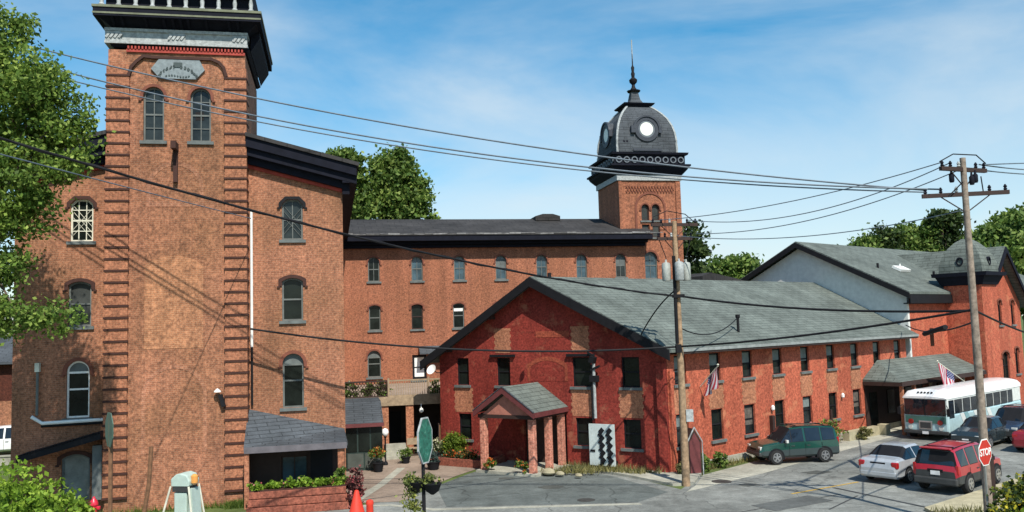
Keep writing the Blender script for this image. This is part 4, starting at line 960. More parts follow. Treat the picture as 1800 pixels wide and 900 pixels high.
def car(name, label, cat, loc, ang, st, segs, body, lower=None, r=.32, wx=(-1.35, 1.4), group=None, lights=True, plate=True, rack=False, arch=None):
    t = thing(name, label, cat, loc=loc, rotz=R(ang), group=group)
    def sec(s):
        x, zb, be, tp, w, wt = s; c = min(.07, max(.012, (tp-be)*.3))
        return [(x, 0, zb), (x, .88*w, zb), (x, w, zb+.10), (x, w*1.005, zb*.45+be*.55), (x, .965*w, be), (x, wt, tp-c), (x, wt*.82, tp), (x, 0, tp+.015)]
    S = [sec(s) for s in st]; bm_ = MB(); nS = len(S)
    def q(i, j, sg): return [(S[a][b][0], sg*S[a][b][1], S[a][b][2]) for a, b in ((i, j), (i+1, j), (i+1, j+1), (i, j+1))]
    wins = []
    for i in range(nS-1):
        sgls, tgls = segs[i]
        for j in range(7):
            for sg in (1, -1):
                f = q(i, j, sg); f = f if sg < 0 else f[::-1]
                g = (j == 4 and sgls) or (j in (5, 6) and tgls)
                if not g: bm_.add(f, [(0, 1, 2, 3)], 1 if (lower and j < 3) else 0)
                else:
                    bm_.add(f, [(0, 1, 2, 3)], 2)
                    if j == 4: wins.append(('window', f))
        if tgls: wins.append(('windshield' if st[i][0] > 0 or st[i+1][0] > .2 else 'rear_window', [(S[a][6][0], sg*S[a][6][1]*.98, S[a][6][2]) for a, sg in ((i, -1), (i+1, -1), (i+1, 1), (i, 1))], (i)))
    for i in (0, nS-1):
        loop = [(p[0], p[1], p[2]) for p in S[i]]+[(p[0], -p[1], p[2]) for p in reversed(S[i][1:-1])]
        bm_.add(loop, [tuple(range(len(loop)))], 1 if lower else 0)
    bo = bm_.build('body', [body, lower or body, M_black], t, smooth=True)
    for w_ in wins:
        nm, f = w_[0], [Vector(p) for p in w_[1]]
        if nm != 'window':
            i = w_[2]; c5 = [Vector((S[a][5][0], sg*S[a][5][1]*.95, S[a][5][2])) for a, sg in ((i, -1), (i+1, -1), (i+1, 1), (i, 1))]
            f = [c5[0], c5[1], f[1], f[2], c5[2], c5[3], f[3], f[0]]
        cen = sum(f, Vector())/len(f); n_ = (f[1]-f[0]).cross(f[2]-f[1])
        if n_.length < 1e-6: n_ = (f[2]-f[1]).cross(f[3]-f[2])
        n_.normalize()
        ref = Vector((cen.x*(.0 if nm == 'window' else 1), cen.y if nm == 'window' else 0, .35+(0 if nm == 'window' else .6)))
        if n_.dot(ref) < 0: n_ = -n_
        g = [cen+(p-cen)*.94+n_*.006 for p in f]; m = MB(); m.add(g, [tuple(range(len(g)))]); m.add([p-n_*.012 for p in g], [tuple(range(len(g)))]); m.build(nm, M_carglass, t)
    ws = [s[4] for s in st]; w = max(ws)
    for x in wx:
        for sg in (1, -1):
            ar = MB(); hr = r*1.24; pts = [(x+hr*math.cos(a), r+hr*math.sin(a)) for a in np.linspace(-.25, PI+.25, 16)]
            ar.prism([pts], sg*(w+.004) if sg > 0 else -(w+.004), sg*(w-.25)); ar.build('wheel_arch', arch or M_black, t)
            wheel(t, x, sg*(w-.085), r, sg)
    for sg in (1, -1):
        for xg in ((-.5, .5) if st is sedan_st else (-1.16, -.25, .62)):
            m = MB(); m.box(xg-.008, xg+.008, min(sg*w, sg*(w+.007)), max(sg*w, sg*(w+.007)), .38, .98); m.build('door_gap', M_black, t)
        for xg in ((-.38, .42) if st is sedan_st else (-.42, .42)):
            m = MB(); m.box(xg-.1, xg+.08, min(sg*w*.98, sg*(w+.015)), max(sg*w*.98, sg*(w+.015)), .84, .88); m.build('door_handle', M_dkplastic, t)
    if rack:
        m = MB(); s0 = [s for s in st if s[3] > 1.5]
        for sg in (1, -1): m.tube([(s0[0][0]+.1, sg*s0[0][5]*.85, s0[0][3]+.06), (s0[-1][0]-.1, sg*s0[-1][5]*.85, s0[-1][3]+.06)], .025, 6)
        m.obox((s0[0][0]+.4, 0, s0[0][3]+.08), (.05, 1.0, .03)); m.obox((s0[-1][0]-.4, 0, s0[-1][3]+.08), (.05, 1.0, .03)); m.build('roof_rack', M_black, t)
    return t
sedan_st = [(-2.24, .34, .62, .64, .70, .66), (-2.16, .26, .86, .90, .80, .72), (-2.02, .24, .93, 1.00, .84, .74), (-1.62, .23, .95, 1.03, .85, .73), (-1.52, .23, .95, 1.05, .85, .70), (-.92, .22, .95, 1.40, .86, .60),
            (-.55, .22, .94, 1.43, .86, .60), (-.48, .22, .94, 1.43, .86, .60), (.20, .22, .93, 1.41, .86, .60), (.98, .22, .90, .98, .85, .70), (1.9, .24, .78, .84, .82, .68), (2.18, .28, .6, .64, .70, .6)]
sedan_seg = [(0, 0), (0, 0), (0, 0), (0, 0), (1, 1), (1, 0), (0, 0), (1, 0), (1, 1), (0, 0), (0, 0)]
suv_st = [(-2.16, .40, .85, .88, .74, .70), (-2.10, .36, 1.02, 1.08, .86, .80), (-1.98, .34, 1.06, 1.64, .88, .66), (-1.90, .34, 1.06, 1.68, .88, .67), (-1.2, .32, 1.05, 1.73, .89, .68), (-1.12, .32, 1.05, 1.73, .89, .68), (-.30, .32, 1.04, 1.74, .89, .68), (-.20, .32, 1.04, 1.74, .89, .68),
          (.45, .32, 1.03, 1.70, .89, .66), (1.1, .32, 1.0, 1.08, .88, .74), (1.95, .36, .92, .97, .84, .72), (2.15, .42, .7, .74, .74, .66)]
suv_seg = [(0, 0), (0, 1), (0, 0), (1, 0), (0, 0), (1, 0), (0, 0), (1, 0), (1, 1), (0, 0), (0, 0)]
P_red = paint('red car paint', (.34, .012, .025)); P_silver = paint('silver car paint', (.48, .50, .52), .3, .3); P_green = paint('dark green car paint', (.005, .048, .034), .22)
P_blk = paint('near black car paint', (.02, .03, .035), .25); P_blue = paint('dark blue car paint', (.025, .04, .07), .25); P_maroon = paint('maroon car paint', (.22, .012, .02), .25)
HD = 90-49.2   # street heading as rotation about z
def lamp_box(par, nm, c, sz, mat, rot=(0, 0, 0), bev=.02):
    b = MB(); b.obox(c, sz, rot); return b.build(nm, mat, par, bev=bev)
# silver sedan
A = G(1533, 853); d3 = Vector((math.cos(R(HD)), math.sin(R(HD)), 0)); rt = Vector((d3.y, -d3.x, 0))
c = Vector((16.26, 36.75, 0))
t = car('parked_car', 'silver sedan seen from behind waiting at the corner left of the red suv', 'car', (c.x, c.y, .012), HD, sedan_st, sedan_seg, P_silver, wx=(-1.3, 1.38), r=.31)
for sg in (1, -1): lamp_box(t, 'tail_light', (-2.11, sg*.68, .78), (.2, .28, .27), M_tail, bev=.05)
lamp_box(t, 'number_plate', (-2.19, 0, .68), (.03, .34, .16), M_chrome, bev=0); lamp_box(t, 'trunk_recess', (-2.165, 0, .84), (.05, .62, .07), M_black, bev=0); lamp_box(t, 'rear_bumper', (-2.14, 0, .42), (.22, 1.52, .24), P_silver, bev=.06)
for sg in (1, -1): lamp_box(t, 'door_mirror', (.62, sg*.93, .98), (.12, .16, .12), P_silver)

# red suv
c = Vector((17.46, 34.45, 0))
t = car('parked_car', 'dark red suv with grey lower cladding seen from behind beside the stop sign', 'car', (c.x, c.y, .012), HD, suv_st, suv_seg, P_red, lower=M_dkplastic, wx=(-1.3, 1.36), r=.36, rack=True)
for sg in (1, -1): lamp_box(t, 'tail_light', (-2.07, sg*.79, .95), (.12, .12, .34), M_tail); lamp_box(t, 'fog_lamp', (-2.15, sg*.6, .56), (.06, .2, .08), M_lamp)
lamp_box(t, 'number_plate', (-2.165, 0, .80), (.03, .34, .15), M_chrome, bev=0); lamp_box(t, 'plate_recess', (-2.14, 0, .88), (.05, .58, .12), M_black, bev=.01); lamp_box(t, 'rear_bumper', (-2.12, 0, .5), (.24, 1.62, .26), M_dkplastic, bev=.05)
lamp_box(t, 'spoiler', (-2.0, 0, 1.70), (.2, 1.15, .05), P_red)
for sg in (1, -1): lamp_box(t, 'door_mirror', (.75, sg*.97, 1.1), (.12, .18, .16), M_black)
# dark green suv, parked across the shoulder, nose to the left
c = atp(1393, 785, 41.6); 
t = car('parked_car', 'dark green suv parked facing left by the street side of the red building', 'car', (c.x, c.y, .012), 180+9, suv_st, suv_seg, P_green, lower=paint('grey green cladding', (.035, .05, .05), .5, coat=0), wx=(-1.28, 1.32), r=.35, rack=True)
for sg in (1, -1): lamp_box(t, 'head_light', (2.04, sg*.62, .78), (.16, .28, .16), M_lamp); lamp_box(t, 'tail_light', (-2.07, sg*.78, 1.0), (.12, .12, .36), M_tail); lamp_box(t, 'door_mirror', (.78, sg*.98, 1.1), (.12, .18, .15), M_lamp)
lamp_box(t, 'grille', (2.13, 0, .70), (.05, .7, .12), M_black); lamp_box(t, 'front_bumper', (2.1, 0, .5), (.2, 1.55, .2), M_dkplastic, bev=.05)
m = MB(); m.lathe([(.33, 0), (.36, .05), (.36, .16), (.3, .2)], (0, 0, 0), 20); o = m.build('spare_wheel', M_black, t); o.matrix_local = Matrix.Translation((-2.12, 0, 1.0)) @ Matrix.Rotation(-PI/2, 4, 'Y'); t.scale = (.93, .95, .97)
# cars beyond, right of the bus
c = atp(1727, 760, 45.0); t = car('parked_car', 'near black low car behind the stop sign and next to the bus', 'car', (c.x, c.y, .012), HD+180, sedan_st, sedan_seg, P_blk, wx=(-1.3, 1.38), r=.31)
for sg in (1, -1): lamp_box(t, 'head_light', (2.06, sg*.55, .62), (.18, .26, .12), M_lamp)
lamp_box(t, 'number_plate', (2.2, 0, .45), (.03, .3, .12), M_chrome, bev=0)
c = atp(1786, 745, 46.4); t = car('parked_car', 'dark blue suv at the right edge parked behind the near black car', 'car', (c.x, c.y, .012), HD+180, suv_st, suv_seg, P_blue, lower=M_dkplastic, wx=(-1.3, 1.36), r=.36, rack=True)
for sg in (1, -1): lamp_box(t, 'head_light', (2.04, sg*.62, .78), (.16, .28, .16), M_lamp)
lamp_box(t, 'grille', (2.13, 0, .72), (.05, .8, .14), M_rim)
c = atp(1840, 785, 43.0); t = car('parked_car', 'maroon car just entering at the right edge of the street', 'car', (c.x, c.y, .012), HD, sedan_st, sedan_seg, P_maroon, wx=(-1.3, 1.38), r=.31)
for sg in (1, -1): lamp_box(t, 'tail_light', (-2.12, sg*.66, .78), (.16, .24, .16), M_tail)
lamp_box(t, 'number_plate', (-2.19, 0, .68), (.03, .34, .14), M_chrome, bev=0)

# shuttle bus: local +x is the front, driven toward us along the street
BA = HD+180; bx = Matrix.Translation((0, 0, 0))
fc = SF @ Vector((16.9, -3.95, 0))
bus = thing('shuttle_bus', 'pale blue and white shuttle bus with a domed white roof parked by the street porch', 'bus', loc=(fc.x, fc.y, .012), rotz=R(BA))
BLN = 10.6; HWB = 1.2
P_white = paint('bus roof white', (.82, .82, .80), .4); P_pale = paint('pale blue bus paint', (.42, .58, .60), .35); P_bwhite = paint('bus side cream', (.70, .72, .68), .35); P_teal = paint('bus teal stripe', (.20, .38, .40), .35)
def bsec(z0, z1, xf=0, inset=0): return [(-BLN, -HWB+inset), (xf, -HWB+inset), (xf, HWB-inset), (-BLN, HWB-inset)]
m = MB(); m.box(-BLN, 0, -HWB, HWB, .42, 1.42); m.build('lower_body', P_pale, bus, bev=.10)
m = MB(); m.box(-BLN+.03, -.06, -HWB+.02, HWB-.02, 1.4, 2.30); m.build('upper_body', P_bwhite, bus, bev=.06)
m = MB(); prof3 = [(-HWB-.01, 2.24), (-HWB, 2.42), (-HWB*.86, 2.60), (-HWB*.5, 2.71), (0, 2.74), (HWB*.5, 2.71), (HWB*.86, 2.60), (HWB, 2.42), (HWB+.01, 2.24)]
m.prism([prof3], -BLN, -.35, axis='x')
n9 = len(prof3); fr = [(.04, y*.97, 2.24+(z-2.24)*.25) for y, z in prof3]; ba = [(-.35, y, z) for y, z in prof3]
m.add(ba+fr, [(i, i+1, i+1+n9, i+n9) for i in range(n9-1)]+[tuple(range(n9, 2*n9)), (0, n9, 2*n9-1, n9-1)]); m.build('roof', P_white, bus, smooth=True)
m = MB(); m.box(-.02, .035, -HWB+.10, HWB-.10, 1.34, 2.20); m.build('windshield', M_carglass, bus, bev=.015)
m = MB(); m.box(.036, .05, -.03, .03, 1.34, 2.20); m.build('windshield_divider', M_black, bus)
m = MB()
for k in range(5): m.obox((-.12, -.36+k*.18, 2.56), (.09, .09, .05), (0, .5, 0))
m.build('marker_light', M_black, bus)
m = MB(); m.box(.005, .03, -HWB+.12, HWB-.12, .92, 1.30); m.build('front_stripe', paint('bus green stripe', (.04, .13, .11), .4), bus)
m = MB(); m.box(.03, .06, -.36, .36, .58, 1.05); g_ = m.build('grille', M_rim, bus, bev=.03); m = MB(); m.box(.061, .075, -.28, .28, .66, .97); m.build('grille_mesh', M_dkplastic, g_)
for sg in (1, -1):
    b = MB(Matrix.Rotation(PI/2, 4, 'Z')); b.disc_y((sg*.78, .98), .14, -.07, -.02, 14); b.build('turn_signal', M_tail, bus)
    b = MB(Matrix.Rotation(PI/2, 4, 'Z')); b.disc_y((sg*.82, .68), .12, -.07, -.02, 14); b.build('head_light', M_lamp, bus)
    b = MB(); b.obox((.22, sg*(HWB+.12), 1.55), (.08, .16, .4)); b.tube([(0, sg*(HWB-.05), 1.9), (.2, sg*(HWB+.12), 1.75)], .02, 6); b.build('mirror', M_black, bus)
m = MB(); m.box(-.02, .12, -HWB, HWB, .34, .54); m.build('bumper', M_dkplastic, bus, bev=.04); lamp_box(bus, 'number_plate', (.135, 0, .42), (.03, .32, .14), M_chrome, bev=0)
for sg in (1, -1):
    x = -.18
    for k in range(9):
        w_ = .62 if k == 0 else (.95 if k < 8 else .7)
        b = MB(); b.box(x-w_, x, sg*(HWB-.02), sg*(HWB+.006), 1.42 if k else 1.2, 2.16); b.build('window', M_carglass, bus, bev=.004); x -= w_+.13
    b = MB(); y = sg*(HWB+.002), sg*(HWB+.012)
    for k, x0 in enumerate((-1.5, -2.05, -3.3, -3.85, -5.1)):
        b = MB(); b.prism([[(x0, 1.38), (x0-.5, 1.38), (x0-1.1, .5), (x0-.6, .5)]], min(y), max(y)); b.build('teal_slash' if k % 2 else 'white_slash', P_teal if k % 2 else P_bwhite, bus)
    for x in (-2.3, -8.3):
        ar = MB(); pts = [(x+.58*math.cos(a), .46+.58*math.sin(a)) for a in np.linspace(-.1, PI+.1, 16)]; ar.prism([pts], min(sg*(HWB+.016), sg*(HWB-.3)), max(sg*(HWB+.016), sg*(HWB-.3))); ar.build('wheel_arch', M_black, bus)
        wheel(bus, x, sg*(HWB-.10), .46, sg, .26)

# ================================================================== UTILITY POLES
def pole(label, base, h, mat, arms, rbase=.17):
    t = thing('utility_pole', label, 'utility pole', loc=base, group=None)
    m = MB(); m.tube([(0, 0, -.2), (0, 0, h*.5), (0, 0, h)], [rbase, rbase*.82, rbase*.62], 14); m.build('post', mat, t, smooth=True)
    for z, L, a in arms:
        ca, sa = math.cos(R(a)), math.sin(R(a)); m = MB(); m.obox((0, -.0, z), (L, .11, .13), (0, 0, R(a)))
        m.tube([(ca*L*.28, sa*L*.28, z-.06), (0, 0, z-.6)], .02, 6); m.tube([(-ca*L*.28, -sa*L*.28, z-.06), (0, 0, z-.6)], .02, 6)
        ao = m.build('crossarm', M_dkwood, t)
        for k in (-.46, -.28, .28, .46, -.1):
            b = MB(); b.lathe([(.03, .065), (.06, .10), (.035, .15), (.06, .18), (.02, .26)], (ca*L*k, sa*L*k, z), 8); b.build('insulator', M_navy if k != -.1 else M_frieze, ao, smooth=True)
    return t
RP = atp(1713, 560, 27.2); LP = atp(1193, 565, 36.2)
rp_ = pole('tall weathered utility pole with two crossarms standing beside the stop sign at right', RP, 11.8, M_poled, ((11.42, 2.0, 22), (10.62, 2.6, -10)), .145)
for k, (x, y, z) in enumerate(((-.45, -.1, 11.0), (.42, .1, 11.0), (.18, -.12, 10.9))):
    b = MB(); b.lathe([(.06, 0), (.08, .05), (.08, .25), (.04, .3), (.03, .4)], (x, y, z), 10); b.build('cutout', M_navy, rp_, smooth=True)
b = MB(); b.tube([(-.9, -.3, 11.65), (-.4, -.2, 11.9), (.5, .1, 11.9), (.9, .3, 11.65)], .02, 6); b.tube([(.6, .1, 11.2), (.65, .1, 10.6)], .02, 5); b.tube([(-.1, -.1, 11.0), (-.6, -.1, 10.55)], .02, 5); b.build('jumper_wire', M_black, rp_)
b = MB(); b.box(.10, .22, -.1, .1, .3, 2.4); b.build('cable_guard', M_dkwood, rp_)
lp_ = pole('wooden utility pole with pale transformers standing at the corner of the red building', LP, 11.1, M_pole, ((10.95, 2.1, 12), (10.35, 1.6, 12)), .17)
for x, y in ((-.42, .05), (.45, .15), (.05, -.38)):
    b = MB(); b.lathe([(.16, 0), (.185, .04), (.185, .70), (.16, .77), (.05, .8), (.04, .92)], (x, y, 8.55), 14); b.build('transformer', M_frieze if y < 0 else plain('pale transformer paint', (.36, .38, .35), .6, var=.3, scale=6), lp_, smooth=True)
b = MB(); b.tube([(-.12, -.16, 9.6), (-.14, -.2, 5.9)], .075, 8); b.obox((-.1, -.2, 5.7), (.22, .22, .35)); b.obox((0, -.2, 7.9), (.5, .15, .14)); b.build('riser_cable', M_black, lp_, smooth=False)
b = MB(); b.tube([(-.9, -.1, 11.3), (-.3, 0, 11.55), (.5, .1, 11.4), (1.1, .25, 10.9)], .02, 6); b.tube([(-.4, 0, 9.5), (-.7, 0, 10.4)], .02, 5); b.tube([(.45, .1, 9.5), (.7, .1, 10.4)], .02, 5); b.build('jumper_wire', M_black, lp_)
b = MB(); b.obox((.25, -.1, 2.9), (.3, .16, .5)); b.build('meter_box', M_frieze, lp_)

# ================================================================== WIRES
def pt_of(v): return v if isinstance(v, Vector) else W(*v)
def wire(label, A, B, mid, r=.02, n=40, mat=None, group='overhead wires', twist=0):
    A, B = pt_of(A), pt_of(B); h = Vector((B.x-A.x, B.y-A.y, 0)); nn = Vector((-h.y, h.x, 0)); d = ray(*mid)
    k = nn.dot(A-EYE)/nn.dot(d); P = EYE+d*k; tt = (Vector((P.x-A.x, P.y-A.y, 0)).dot(h))/h.length_squared
    sag = (A.z+(B.z-A.z)*tt-P.z)/max(.05, 4*tt*(1-tt))
    pts = [A.lerp(B, i/n)-Vector((0, 0, sag*4*(i/n)*(1-i/n))) for i in range(n+1)]
    m = MB(); m.tube(pts, r, 6)
    if twist: m.tube([p+Vector((0, .03*math.cos(i*1.5), .04*math.sin(i*1.5))) for i, p in enumerate(pts)], r*.6, 5)
    return tag(m.build('overhead_wire', mat or M_black, smooth=True), label, 'wire', group)
def arm(P, z, L, a, k): return P+Vector((math.cos(R(a))*L*k, math.sin(R(a))*L*k, z+.2))
M_wireg = plain('grey aluminium wire', (.11, .14, .17), .6)
wire('thick black cable crossing the brick mill and running down to the left utility pole', (-90, 215, 20), Vector((LP.x-.1, LP.y-.15, W(1188, 521, LP.y).z)), (600, 410), .036, twist=1)
wire('thick black cable continuing from the left pole to the right pole over the green roof', Vector((LP.x+.1, LP.y-.15, W(1188, 521, LP.y).z)), Vector((RP.x, RP.y, W(1704, 546, RP.y).z)), (1420, 543), .045)
wire('black service wire from the mill tower corner across to the left pole', (440, 578, 34.6), Vector((LP.x, LP.y-.15, W(1192, 609, LP.y).z)), (750, 611), .045)
wire('black lower wire from the left pole rising to the right pole over the street windows', Vector((LP.x, LP.y-.15, W(1192, 609, LP.y).z)), Vector((RP.x-.1, RP.y, W(1706, 545, RP.y).z)), (1450, 585), .045)
wire('upper grey wire crossing the sky from far left past the tower to the right pole', (-120, 35, 30), arm(RP, 10.62, 2.6, -10, -.46), (700, 220), .028, mat=M_wireg)
wire('middle grey wire crossing the sky just below the upper one', (-120, 60, 30), arm(RP, 10.62, 2.6, -10, -.28), (700, 249), .028, mat=M_wireg)
wire('lower grey wire of the pair crossing the sky to the right pole', (-120, 75, 30.4), arm(RP, 10.55, 2.6, -10, -.44), (700, 257), .024, mat=M_wireg)
for i, (z, L, a, k, my, sz, sk, lab) in enumerate(((11.42, 2.0, 22, -.46, 352, 10.95, -.3, 'top'), (11.42, 2.0, 22, -.28, 378, 10.95, .28, 'second'), (11.2, 2.0, 22, -.1, 392, 10.35, .46, 'third'))):
    wire(lab+' thin wire strung between the crossarms of the two utility poles', arm(RP, z, L, a, k), arm(LP, sz, 2.1, 12, sk), (1400, my), .018, mat=M_wireg, group='wires between the poles')
wire('lowest thin wire between the poles carrying two small dark markers', Vector((RP.x, RP.y, W(1700, 368, RP.y).z)), Vector((LP.x, LP.y, W(1185, 414, LP.y).z)), (1460, 411), .018, mat=M_wireg, group='wires between the poles')
for k, (y0, px1) in enumerate(((285, 286), (296, 293), (304, 303))):
    wire(['top', 'middle', 'lower'][k]+' short wire leaving the right pole toward the right edge', arm(RP, 11.42 if k < 2 else 11.25, 2.0, 22, .46-.1*k), (1900, px1+2, 40), (1800, y0+2), .022, mat=M_wireg, group='wires leaving to the right')
wire('black cable dropping from the right pole toward the right edge across the narrow windows', Vector((RP.x, RP.y, W(1705, 545, RP.y).z)), (1850, 598, 40), (1790, 580), .035)
wire('slanting service wire from the left pole down to the red roof edge', Vector((LP.x, LP.y, W(1182, 508, LP.y).z)), RF @ Vector((-.9, -.6, 6.3)), (1150, 550), .03)
wire('short slack wire from the left pole to the roof vent on the red building', Vector((LP.x, LP.y, W(1195, 575, LP.y).z)), SF @ Vector((6.5, .55, 6.95)), (1250, 587), .025)
wire('faint grey wire over the left tree and the tower wall', (-60, 255, 20), (441, 384, 34.2), (180, 318), .018, mat=M_wireg)
w_ = wire('dark cable with a fat splice sleeve left of the right pole', SF @ Vector((22.4, -.7, 6.2)), Vector((RP.x, RP.y, W(1710, 565, RP.y).z)), (1640, 583), .03)
A_, B_ = W(1625, 587, 36.6), W(1662, 575, 34.2)
m = MB(); m.tube([A_, B_], .10, 10); sp = m.build('splice_sleeve', M_black, w_)

# ================================================================== SIGNS, FLAGS, FOREGROUND PIECES
def octagon(r): return [(r*math.cos(PI/8+k*PI/4)/math.cos(PI/8), r*math.sin(PI/8+k*PI/4)/math.cos(PI/8)) for k in range(8)]
def text_mesh(name, body, size, mat, parent, M):
    cu = bpy.data.curves.new(name, 'FONT'); cu.body = body; cu.size = size; cu.align_x = 'CENTER'; cu.align_y = 'CENTER'; cu.extrude = .003; cu.offset = .006
    o = bpy.data.objects.new(name, cu); COL.objects.link(o); dg = bpy.context.evaluated_depsgraph_get(); dg.update()
    me = bpy.data.meshes.new_from_object(o.evaluated_get(dg)); bpy.data.objects.remove(o); me.name = name
    me.transform(M); me.materials.clear(); me.materials.append(mat); o = bpy.data.objects.new(name, me); COL.objects.link(o); o.parent = parent; return o
sp_ = atp(1731, 795, 25.0)
t = thing('stop_sign', 'red octagonal stop sign on a thin post in front of the right utility pole', 'stop sign', loc=(sp_.x, sp_.y, .12), rotz=R(37))
zc = W(1731, 795, 25.0).z-.12
M_sign = paint('sign red', (.55, .015, .015), .4)
b = MB(); b.prism([[(x, z+zc) for x, z in octagon(.375)]], -.012, .0); so = b.build('sign_border', M_white, t)
b = MB(); b.prism([[(x, z+zc) for x, z in octagon(.345)]], -.018, -.0125); b.build('sign_face', M_sign, so)
text_mesh('lettering', 'STOP', .28, M_white, so, Matrix.Translation((0, -.0225, zc)) @ Matrix.Rotation(PI/2, 4, 'X'))
b = MB(); b.box(-.035, .035, .003, .045, 0, zc+.3); b.build('post', plain('galvanised post', (.22, .22, .2), .5), t)
# green octagon panel and hanging basket on a black post
gp = atp(743, 780, 24.0); zc = W(742, 774, 24.0).z; zb_ = W(737, 850, 24.0).z
t = thing('banner_post', 'black street post carrying a mottled green octagonal panel', 'sign post', loc=gp)
b = MB(); b.lathe([(.10, 0), (.10, .2), (.055, .35), (.05, zc)], (0, 0, 0), 10); b.build('post', M_black, t, smooth=True)
TT = Matrix.Rotation(R(64), 4, 'Z')
m_, tt, bb_ = nt('mottled green enamel'); MATS['mg'] = m_
lk(tt, ramp(tt, noise(tt, 6, 4, .8, obvec(tt)), [(.35, (.008, .05, .035)), (.52, (.02, .13, .09)), (.62, (.03, .17, .12)), (.75, (.30, .42, .36))]), bb_.inputs['Base Color']); bb_.inputs['Roughness'].default_value = .4
b = MB(TT); b.prism([[(x*.62, z*1.08+zc) for x, z in octagon(.56)]], -.09, -.055); b.build('panel', m_, t)
b = MB(TT); o1 = [(x*.62, z*1.08+zc) for x, z in octagon(.58)]; o2 = [(x*.62, z*1.08+zc) for x, z in octagon(.545)]; b.prism([o1, o2], -.10, -.045); b.build('panel_rim', M_frieze, t)
bk = thing('hanging_basket', 'hanging basket of yellow green trailing flowers fixed to the black post', 'flower basket', loc=(gp.x, gp.y, zb_-.25))
b = MB(); b.lathe([(.04, 0), (.18, .1), (.25, .28), (.27, .3)], (.25, -.05, -.05), 14); b.lathe([(.04, 0), (.18, .1), (.25, .28), (.27, .3)], (-.22, 0, 0), 14); b.tube([(-.3, 0, .3), (.3, 0, .3)], .02, 6); b.build('basket', M_black, bk, smooth=True)
P, _ = blob_points([(-.28, 0, .28, .24, .26, .2), (.2, -.03, .33, .22, .22, .12), (-.35, 0, -.1, .16, .2, .4), (-.25, 0, -.5, .12, .15, .3)], 44, 26, .16, .4); leaves_mesh('foliage', P, .055*(.6+.8*rng.random(len(P))), leafmat('olive trailing leaf', (.14, .18, .05), (.32, .34, .12)), bk)
Q = P[rng.choice(len(P), 90)]+np.array([0, -.02, .03]); leaves_mesh('blossom', Q, np.full(len(Q), .06), M_leafy, bk, long=1)
# green octagon seen almost edge on at the left, with its rusty post; crooked rusty stake
g1 = atp(195, 755, 22.5); zc = W(195, 755, 22.5).z
t = thing('sign_back', 'flat green octagonal sign back seen nearly edge on before the left tower pier', 'sign', loc=g1)
b = MB(Matrix.Rotation(R(-52), 4, 'Z')); b.prism([[(x, z*1.1+zc) for x, z in octagon(.40)]], -.05, -.03); b.build('panel', plain('green enamel', (.07, .12, .09), .5), t)
M_rust = plain('rusty post', (.16, .08, .04), .9, var=.4, scale=8)
b = MB(); b.box(-.045, .045, -.03, .03, 0, zc+.3); b.build('post', M_rust, t)
p0, p1, p2 = W(252, 910, 27), W(262, 850, 27), W(266, 785, 27)
b = MB(); b.tube([Vector((p0.x-.15, p0.y, 0)), p0, p1, p2], .07, 8); tag(b.build('leaning_post', M_rust, smooth=True), 'leaning crooked rusty brown post in front of the brick tower', 'post')
# pale a-frame stand with rounded hood
c0 = atp(325, 860, 29.0)
t = thing('hooded_stand', 'pale green metal stand with a rounded hood and splayed legs before the tower', 'stand', loc=c0, rotz=R(-12))
zt = W(325, 830, 29).z; M_pg = plain('pale green enamel', (.42, .52, .46), .5, var=.12)
b = MB(); prof4 = [(-.33, zt-.42), (.33, zt-.42), (.36, zt-.25), (.25, zt-.05), (.05, zt), (-.15, zt-.03), (-.34, zt-.18)]; b.prism([prof4], -.3, .3); b.build('hood', M_pg, t, bev=.04)
for sg, xb in ((-1, -.85), (1, .62)):
    b = MB(); b.tube([(sg*.33, -.3, zt-.42), (xb, -.42, 0)], .035, 6); b.tube([(sg*.33, .3, zt-.42), (xb, .42, 0)], .035, 6); b.build('leg', M_cream, t)
b = MB(); b.box(-.24, .22, -.25, .25, .1, zt-.62); b.build('body', M_pg, t, bev=.03); b = MB(); b.box(-.28, .28, -.28, .28, zt-.6, zt-.43); b.build('neck', M_dkplastic, t)
b = MB(); b.prism([[(.3, 0), (.55, 0), (.40, zt-.5), (.3, zt-.5)]], -.24, .24); b.build('side_panel', M_pg, t)
b = MB(); b.lathe([(.05, 0), (.11, .06), (.12, .28), (.05, .34)], (.42, -.1, zt-.38), 10); b.build('amber_lamp', paint('amber lens', (.8, .35, .08), .3), t, smooth=True)
# red plastic barricade pieces at the bottom
M_or = paint('traffic red plastic', (.70, .045, .02), .5, coat=.1)
c0 = atp(627, 880, 30.5); t = thing('traffic_cone', 'large glossy red traffic cone at the corner of the brick raised bed', 'traffic cone', loc=c0, group=None)
zt = W(627, 862, 30.5).z
b = MB(); b.lathe([(.40, .03), (.07, zt), (.02, zt+.02)], (0, 0, 0), 16); b.build('cone', M_or, t, smooth=True); b = MB(); b.box(-.44, .44, -.44, .44, 0, .04); b.build('foot', M_or, t, bev=.01); b = MB(); b.lathe([(.325, .3), (.235, .6)], (0, 0, 0), 16); b.build('band', M_chrome, t, smooth=True)
c0 = atp(650, 885, 30.2); t = thing('traffic_post', 'short thick red plastic post with a pale band right of the red cone', 'post', loc=c0)
zt = W(650, 880, 30.2).z
b = MB(); b.lathe([(.14, 0), (.12, zt-.15), (.14, zt-.1), (.12, zt), (.03, zt+.04)], (0, 0, 0), 14); b.build('body', M_or, t, smooth=True); b = MB(); b.lathe([(.145, .28), (.14, .5)], (0, 0, 0), 14); b.build('band', M_chrome, t, smooth=True)
p0, p1 = W(598, 800, 32.8), W(640, 905, 31.5)
